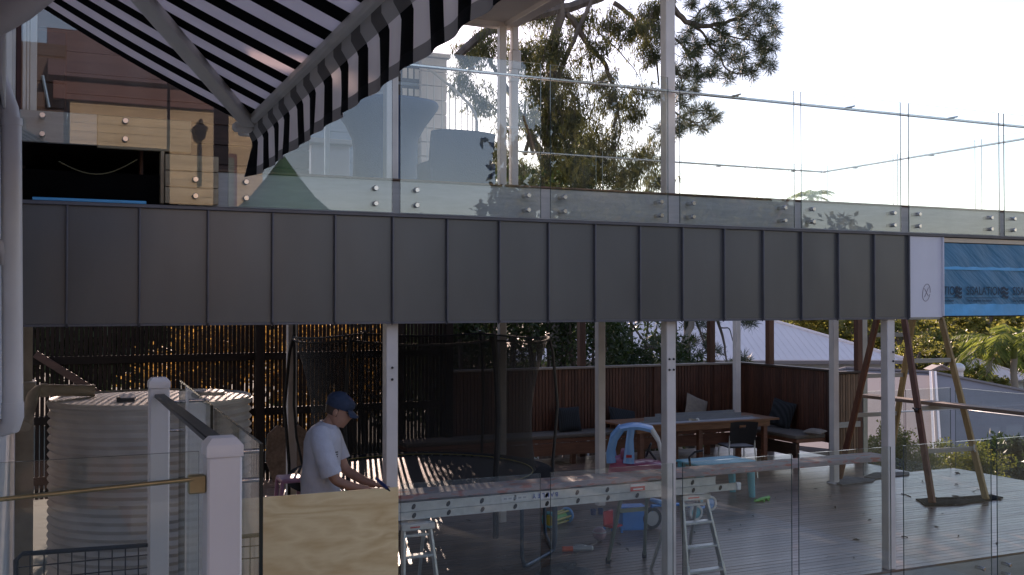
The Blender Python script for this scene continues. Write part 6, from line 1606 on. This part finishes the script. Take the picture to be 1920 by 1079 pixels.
def shrub(name, px, Y, ztop, w, n, mat, label, leaf=.11, group=None, zb=None, wr=.36, cat='shrub', r_y=None):
    x = PY(px, 640, Y).x; z0 = gz(x, Y) if zb is None else zb
    t = thing(name, label, cat, (x, Y, z0), group=group); mb = MB(); paths = []; cl = []
    h = ztop - z0
    for k in range(7):
        a = random.uniform(0, 6.28); rr_ = w * random.uniform(.2, .8); zt = z0 + h * random.uniform(.6, .92)
        top = (x + rr_*math.cos(a), Y + rr_*.7*math.sin(a), zt); paths.append(([(x + .1*math.cos(a), Y, z0), (x + rr_*.5*math.cos(a), Y + rr_*.35*math.sin(a), z0 + h*.4), top], .05, .012))
        cl.append((top, (w*.45, (r_y or w)*.45, h*.22), n // 12))
    for k in range(9): 
        a = random.uniform(0, 6.28); cl.append(((x + w*.7*math.cos(a)*random.random(), Y + w*.6*math.sin(a)*random.random(), z0 + h*random.uniform(.25, .85)), (w*.4, w*.4, h*.2), n // 18))
    limbs(mb, paths); mb.build('stems', M['bark'], t)
    P = clump_points(cl, .5); P[:, 2] = np.minimum(P[:, 2], ztop + .15*rng.random(len(P))); m = len(P)
    D = unit(rng.normal(size=(m, 3)) + np.array([0, 0, .25])); L = rng.uniform(.6, 1.2, m) * leaf
    leaves_mesh('foliage', P, D, L, L * wr * .5, M[mat], .06, t, off=t.location); return t
# dense shrubs behind the nook wall
shr = [(822, 19.8, 5.3, 1.1, 8500, 'tall dark shrub behind the right end of the slats'), (846, 19.6, 5.0, 1.3, 7500, 'tall dark shrub at the end of the slat screen'), (880, 19.0, 5.2, 1.3, 6500, 'dense dark shrub behind the trampoline net'), (950, 18.4, 5.1, 1.2, 6500, 'dense dark shrub behind the net pole'), (1030, 19.2, 5.2, 1.3, 7000, 'dark shrub with sunlit gaps left of the pale bench post'),
       (1105, 18.2, 4.7, 1.0, 5000, 'dark shrub directly behind the pale bench post'), (1160, 19.4, 2.6, 1.0, 3600, 'looser shrub right of the pale bench post'), (1215, 18.6, 1.95, .9, 2600, 'low shrub just left of the tall white post'), (1310, 18.8, 1.8, .9, 2200, 'low shrub right of the tall white post')]
for px, Y, zt, w, n, lb in shr: shrub('shrub', px, Y, zt, w, n, 'leaf_dark', lb, .13, 'shrubs behind the nook wall')
for px, Y, zt, w, n, lb in ((990, 25.5, 6.0, 2.0, 6500, 'dark bushy tree at the foot of the gum tree'), (1090, 27, 6.3, 2.2, 6500, 'dark bushy tree right of the gum trunk'), (905, 26, 6.0, 1.5, 4200, 'dark bushy tree behind the stair railing'), (1190, 27, 5.6, 1.8, 4200, 'dark bushy tree left of the tall post')):
    shrub('bushy_tree', px, Y, zt, w, n, 'leaf_dark', lb, .2, 'bushy trees at the foot of the gum tree', cat='tree')
for px, Y, zt, w, n, lb in ((120, 34, 3.3, 3.2, 6000, 'dark bush far behind the left end of the slats'), (270, 35, 3.4, 3.2, 6000, 'dark bush far behind the slats above the tank'), (420, 34, 3.4, 3.2, 6000, 'dark bush far behind the middle of the slats'), (560, 35, 3.4, 3.2, 6000, 'dark bush far behind the slats and the shaded post'), (720, 34, 3.4, 3.2, 6000, 'dark bush far behind the right end of the slats')):
    shrub('boundary_bush', px, Y, zt, w, n, 'leaf_dark', lb, .36, 'boundary bushes far behind the slat screen', wr=.5)
# added trees, crowns shaped to sit hidden behind the edge board and keep the low sun off the deck
for k, (x, Y, lb) in enumerate(((9.6, 25.6, 'left'), (11.6, 26.6, 'second'), (13.6, 25.8, 'middle'), (15.6, 26.6, 'fourth'), (17.6, 25.8, 'right'))):
    px = 960 + FPX * (x*RT.x + Y*RT.y) / (x*FW.x + Y*FW.y)
    t = shrub('clipped_tree', px, Y, 5.35, 1.5, 6000, 'leaf_dark', lb + ' hand one of five clipped trees hidden behind the upper deck edge', .24, 'clipped trees behind the deck', zb=2.5, wr=.55, cat='tree', r_y=1.2)
    mb = MB(); mb.tube([(x, Y, gz(x, Y)), (x + .05, Y, 1), (x, Y, 2.9)], [.14, .1, .08], 8); mb.build('trunk', M['bark'], t)
# bushes seen only through the slats, orange sun glow put into their leaves
for px, Y, zt, w, n, lb in ((330, 21, 2.3, 1.2, 2600, 'rusty bush behind the slats above the tank'), (450, 20.5, 2.4, 1.2, 3200, 'brightest rusty bush behind the slats'), (560, 21, 2.3, 1.2, 3200, 'rusty bush behind the slats near the shaded post'), (670, 21, 2.2, 1.1, 2600, 'rusty bush behind the slats right of the man')):
    shrub('rusty_bush', px, Y, zt, w, n, 'leaf_orange', lb, .16, 'rusty bushes behind the slat screen')
# sunlit shrubs below the deck end
for px, Y, zt, w, n, lb in ((1628, 14.3, .12, .42, 1300, 'small yellow green shrub beside the dark corner post'), (1672, 14.0, .38, .38, 1700, 'upright yellow green shrub right of the deck edge post'), (1735, 13.6, .06, .55, 1700, 'yellow green shrub between the trestle legs'), (1800, 13.6, .03, .55, 1700, 'yellow green shrub right of the trestle'), (1845, 13.4, -.05, .5, 1200, 'low yellow green shrub left of the dark bush')):
    shrub('garden_shrub', px, Y, zt, w, n*3, 'leaf_lit', lb, .062, 'sunlit shrubs below the deck end', zb=-1.5, wr=.42)
shrub('dark_bush', 1890, 15.2, -.15, .8, 5000, 'leaf_dark', 'dark leafy bush below the far right corner of the deck', .16, None, zb=-1.8)
shrub('dark_bush', 1960, 14.2, -.25, .9, 4500, 'leaf_dark', 'darker leafy bush cut by the right picture edge', .16, None, zb=-1.8)

# ------------------------------------------------------------------ neighbouring roofs
def hip_house(name, label, corner, ang, w, d, eave, rise, roofm, ridge_in, wall_h=2.6, extras=None):
    """corner = front right eave corner; ang = direction of the front eave"""
    t = thing(name, label, 'house', (corner.x, corner.y, eave - wall_h))
    f = Vector((math.cos(ang), math.sin(ang), 0)); b = Vector((-f.y, f.x, 0))     # b points away
    A = Vector((corner.x, corner.y, eave)); B = A - f*w; Cc = B + b*d; Dd = A + b*d
    R1 = A - f*ridge_in + b*d/2 + Vector((0, 0, rise)); R2 = B + f*ridge_in + b*d/2 + Vector((0, 0, rise))
    def plane(P, nm):
        mb = MB(); n_ = (P[1] - P[0]).cross(P[2] - P[0]).normalized(); n_ = n_ if n_.z > 0 else -n_
        mb.prism(P, n_ * -.06); o = mb.build(nm, M[roofm], t)
        # raised ribs of the roof sheets run up the slope
        e = (P[1] - P[0]); L_ = e.length; e.normalize(); up_ = n_.cross(e); 
        if up_.z < 0: up_ = -up_
        rb = MB(); m = int(L_ / .25)
        def height(s):
            pts = P[2:]; 
            q = P[0] + e*s; best = 0
            for i in range(len(P)):
                a, c = P[i], P[(i+1) % len(P)]
                sa, sc_ = (a - P[0]).dot(e), (c - P[0]).dot(e); ha, hc_ = (a - P[0]).dot(up_), (c - P[0]).dot(up_)
                if (sa - s) * (sc_ - s) < 0: best = max(best, ha + (hc_ - ha) * (s - sa) / (sc_ - sa))
            return best
        for k in range(1, m if roofm == 'roof_pale' else 0):
            s = L_ * k / m; hh = height(s)
            if hh > .2:
                q = P[0] + e*s + n_*.008; rb.beam(q, q + up_*hh, .03, .004, up=n_)
        if rb.v: tag(rb.build('sheet_ribs', M[roofm], o), kind='stuff')
        return o
    plane([B, A, R1, R2], 'roof'); plane([Dd, Cc, R2, R1], 'roof'); plane([A, Dd, R1], 'roof'); plane([Cc, B, R2], 'roof')
    mb = MB()
    for a, c in ((A, R1), (B, R2), (Cc, R2), (Dd, R1), (R1, R2)): mb.tube([a + Vector((0, 0, .02)), c + Vector((0, 0, .02))], .07, 6)
    mb.build('ridge_caps', M[roofm], t)
    ins = .5; a, b2, c, d2 = [p + q for p, q in ((A, -f*ins + b*ins), (B, f*ins + b*ins), (Cc, f*ins - b*ins), (Dd, -f*ins - b*ins))]
    mb = MB(); mb.prism([a - Vector((0, 0, .1)), b2 - Vector((0, 0, .1)), c - Vector((0, 0, .1)), d2 - Vector((0, 0, .1))], (0, 0, -wall_h - 2)); mb.build('wall', M['house_wall'], t)
    mb = MB()
    for p, q in ((B, A), (A, Dd), (Cc, B)): mb.beam(p - Vector((0, 0, .09)), q - Vector((0, 0, .09)), .12, .12)
    mb.build('gutter', M['roof_grey'], t)
    return t, A, B, Cc, Dd, R1, R2, f, b
h1 = hip_house('pale_roofed_house', 'neighbouring house with a broad pale hipped metal roof', PD(1699, 675, 38), -YAW + R(2), 15, 12.5, PD(1699, 675, 38).z, 2.2, 'roof_pale', 6.2)
A = h1[1]; fv, bv = h1[7], h1[8]
for k, u in enumerate((2.0, 4.2)):
    p = A - fv*u + bv*.47; mb = MB(); mb.beam(p - fv*.5 + Vector((0, 0, -.8)), p + fv*.5 + Vector((0, 0, -.8)), .06, .8); w = mb.build('window', M['slate_fab'], h1[0]); mb = MB(); q = p - bv*.035; mb.beam(q - fv*.42 + Vector((0, 0, -.8)), q + fv*.42 + Vector((0, 0, -.8)), .01, .66); mb.build('pane', M['glass_edge'], w)
p = A - fv*5 + bv*.40; mb = MB(); mb.tube([p + Vector((0, 0, -.2)), p + Vector((0, 0, -2.6))], .06, 8); mb.build('downpipe', M['roof_grey'], h1[0])
# nearer grey roof, seen on its corner
ap = PD(1752, 697, 36)
h2 = hip_house('grey_roofed_house', 'nearer house with a low grey hipped metal roof and a white roof vent', PD(1758, 864, 25.5), -YAW - R(45), 10, 16, PD(1758, 864, 25.5).z, PD(1758, 697, 34.5).z - PD(1758, 864, 25.5).z, 'roof_grey', 3.5, 2.4)
mb = MB(); mb.beam(h2[1] + Vector((0, 0, .06)), h2[5] + Vector((0, 0, .06)), .22, .03); mb.build('bright_hip_cap', M['white2'], h2[0])  # white strip paints the sun flash along the hip
vp = PD(1797, 706, 35); v = thing('roof_vent', 'white round turbine vent near the peak of the grey roof', 'roof vent', vp)
mb = MB(); mb.tube([vp + Vector((0, 0, -.35)), vp + Vector((0, 0, .15))], .16, 14); mb.build('collar', M['white2'], v)
mb = MB(); mb.sph(vp + Vector((0, 0, .28)), (.22, .22, .17), 18, 8); mb.build('vent_head', M['white_pl'], v)
gv = thing('roof_gablet', 'small timber gablet on top of the grey roof', 'gablet', PD(1765, 692, 36))
p = PD(1765, 695, 36.5); mb = MB(); mb.prism([p - RT*.32, p + RT*.32, p + Vector((0, 0, .16))], FW*.8); mb.build('gable', M['roof_grey'], gv)
mb = MB(); o = -FW*.03; mb.beam(p - RT*.38 + o, p + Vector((0, 0, .19)) + o, .1, .06); mb.beam(p + RT*.38 + o, p + Vector((0, 0, .19)) + o, .1, .06); mb.build('barge_boards', M['roof_grey'], gv)
hip_house('far_house', 'small far house with a pale lilac roof behind the palms', PD(1945, 712, 58), -YAW + R(5), 7.6, 7, PD(1900, 712, 58).z, 1.5, 'roof_pale', 3.4)

# ------------------------------------------------------------------ far trees and palms on the right
def far_tree(seed):
    global rng
    t = thing('broadleaf_tree', 'x', 'tree', (0, 0, 0), group='trees on the far slope')
    mb = MB(); limbs(mb, [([(0, 0, -.5), (.1, 0, 2), (0, .1, 4), (.2, 0, 6)], .22, .09), ([(.05, 0, 2.2), (1.0, .3, 4), (1.8, .3, 5.2)], .1, .03), ([(.0, 0, 2.6), (-1.0, -.3, 4.2), (-1.7, 0, 5.6)], .1, .03), ([(.1, 0, 3), (.2, -1, 4.6), (.3, -1.6, 5.4)], .08, .03)]); mb.build('trunk', M['bark'], t)
    cl = []
    for k in range(26):
        a = random.uniform(0, 6.28); r_ = random.uniform(.3, 2.4); z = random.uniform(2.2, 7.0); r_ *= math.sqrt(max(.1, 1 - ((z - 4.4)/3.0)**2)); cl.append(((r_*math.cos(a), r_*math.sin(a), z), (.85, .85, .55), 210))
    P = clump_points(cl, .45); m = len(P); D = unit(rng.normal(size=(m, 3))); L = rng.uniform(.16, .34, m); leaves_mesh('crown', P, D, L, L*.28, M['leaf_far'], .08, t)
    return t
protos = [far_tree(1), far_tree(2), far_tree(3)]
ft = [(1545, 52, 1.0, 'behind the round grey pipe post'), (1590, 62, 1.15, 'above the ridge of the pale roof'), (1630, 50, .9, 'just left of the deck edge post'), (1690, 58, 1.1, 'framed by the trestle legs'), (1735, 49, .95, 'behind the upper rung of the trestle'), (1775, 60, 1.2, 'right of the trestle top'), (1810, 70, 1.3, 'left of the palms'), (1850, 66, 1.2, 'directly behind the palms'), (1900, 74, 1.35, 'behind the right hand palm'), (1950, 64, 1.2, 'at the right picture edge'), (1490, 64, 1.1, 'behind the hip of the pale roof'), (1720, 76, 1.3, 'high behind the trestle'), (1660, 72, 1.25, 'far behind the deck edge post')]
for i, (px, d, s, where) in enumerate(ft):
    o = protos[i] if i < 3 else copy_tree(protos[i % 3])
    top = PD(px, 585 - random.uniform(0, 40), d); p = Vector((top.x, top.y, top.z - 7.2*s))
    o.location = p; o.scale = (s*1.15, s*1.15, s); o.rotation_euler = (0, 0, random.uniform(0, 6.28)); o['label'] = ('broad leafy tree on the far slope ' + where)
for (px, py, d, s, where) in ((1718, 640, 41, .42, 'between the pale and grey roofs'), (1830, 705, 44, .36, 'beside the white roof vent'), (1862, 715, 48, .36, 'at the foot of the palms'), (1690, 655, 46, .5, 'against the end of the pale roof'), (1905, 735, 42, .3, 'low behind the slope of the grey roof')):
    o = copy_tree(protos[random.randrange(3)]); top = PD(px, py, d); o.location = Vector((top.x, top.y, top.z - 7.0*s)); o.scale = (s*1.5, s*1.5, s); o.rotation_euler = (0, 0, random.uniform(0, 6)); o['label'] = 'small leafy tree ' + where; o['group'] = 'small trees among the roofs'
def palm(px, py_top, py_base, d, label, fr=15, flen=2.0, name='palm_tree'):
    top = PD(px, py_top, d); base = PD(px + 1, py_base, d); base.z -= 1.5
    t = thing(name, label, 'palm', base, group='palms beyond the roofs')
    mb = MB(); n = 14; mb.tube([base.lerp(top, i/n) + Vector((.03*math.sin(i), 0, 0)) for i in range(n + 1)], [.16 - .05*i/n + (.008 if i % 2 else 0) for i in range(n + 1)], 10); mb.build('trunk', M['bark_pale'], t)
    mb = MB(); mb.tube([top - Vector((0, 0, .1)), top + Vector((0, 0, .35)), top + Vector((0, 0, .6))], [.12, .13, .05], 10); mb.build('crownshaft', M['leaf_palm'], t)
    for k in range(fr):
        a = 2*math.pi*k/fr + random.uniform(-.2, .2); e = random.uniform(.1, 1.25); dr = Vector((math.cos(a), math.sin(a), 0)); pts = []; L_ = flen * random.uniform(.85, 1.1)
        for i in range(10):
            u = i/9; pts.append(top + Vector((0, 0, .5)) + dr*(L_*u*math.cos(e*(1 - u*.6))) + Vector((0, 0, L_*(math.sin(e)*u - .75*u*u))))
        rb = MB(); rb.tube(pts, [.022 - .019*i/9 for i in range(10)], 5); fo = rb.build('frond', M['leaf_palm'], t)
        PP, DD = [], []
        for i in range(1, 44):
            u = i/43*9; j = min(8, int(u)); p = pts[j].lerp(pts[j+1], u - j); tg = (pts[j+1] - pts[j]).normalized(); sd = tg.cross(Vector((0, 0, 1))).normalized()
            for s in (-1, 1): PP.append(tuple(p)); DD.append(tuple((sd*s*.8 + tg*.55 - Vector((0, 0, .35 + random.uniform(0, .3)))).normalized()))
        m = len(PP); LL = np.array([.42*flen/2*(.5 + math.sin(math.pi*min(1, (i//2 + 4)/46))*.7) for i in range(m)])
        lf = leaves_mesh('leaflets', np.array(PP), np.array(DD), LL, LL*.045, M['leaf_palm'], 0, fo, off=wloc(t))
palm(1901, 668, 722, 40, 'taller palm with arching fronds beyond the grey roof', 19, 2.9)
palm(1855, 672, 705, 44, 'shorter palm with shaggy fronds beside the taller palm', 17, 2.1)
palm(1521, 392, 470, 46, 'single palm crown just clearing the top of the edge board', 13, 1.2)

# ------------------------------------------------------------------ garden behind the photographer (mirrored in the panes)
for k in range(15):
    o = copy_tree(protos[k % 3]); x = -14 + 4.0*k; s = random.uniform(.85, 1.2) if not 19 < x < 34 else 1.3
    o.location = (x + random.uniform(-1, 1), -30 - random.uniform(0, 8), -1.2); o.scale = (s, s, s); o.rotation_euler = (0, 0, random.uniform(0, 6)); o['label'] = 'leafy garden tree mirrored low in the upper panes'; o['group'] = 'garden trees mirrored in the glass'

for k, x in enumerate((28, 30.5, 33, 36, 39, 42)):
    o = copy_tree(protos[k % 3]); o.location = (x, -36 - 2*(k % 2), -1.2); o.scale = (2.2, 2.2, (2.5, 2.7, 2.6, 2.4, 1.9, 1.5)[k]); o.rotation_euler = (0, 0, k*1.1); o['label'] = 'tall garden tree mirrored as a dark shape in the middle upper panes'; o['group'] = 'tall garden trees mirrored in the glass'

# dry leaves blown onto the deck
n = 70; P = np.stack([rng.uniform(3.5, 12.8, n), rng.uniform(7.9, 11.7, n), np.full(n, .006)], 1); a = rng.uniform(0, 6.28, n)
D = np.stack([np.cos(a), np.sin(a), rng.uniform(.0, .25, n)], 1); L = rng.uniform(.05, .11, n)
lt = leaves_mesh('leaf_litter', P, unit(D), L, L * .16, M['bark'], .12, kind='stuff'); lt['label'] = 'dry gum leaves scattered over the lower deck'
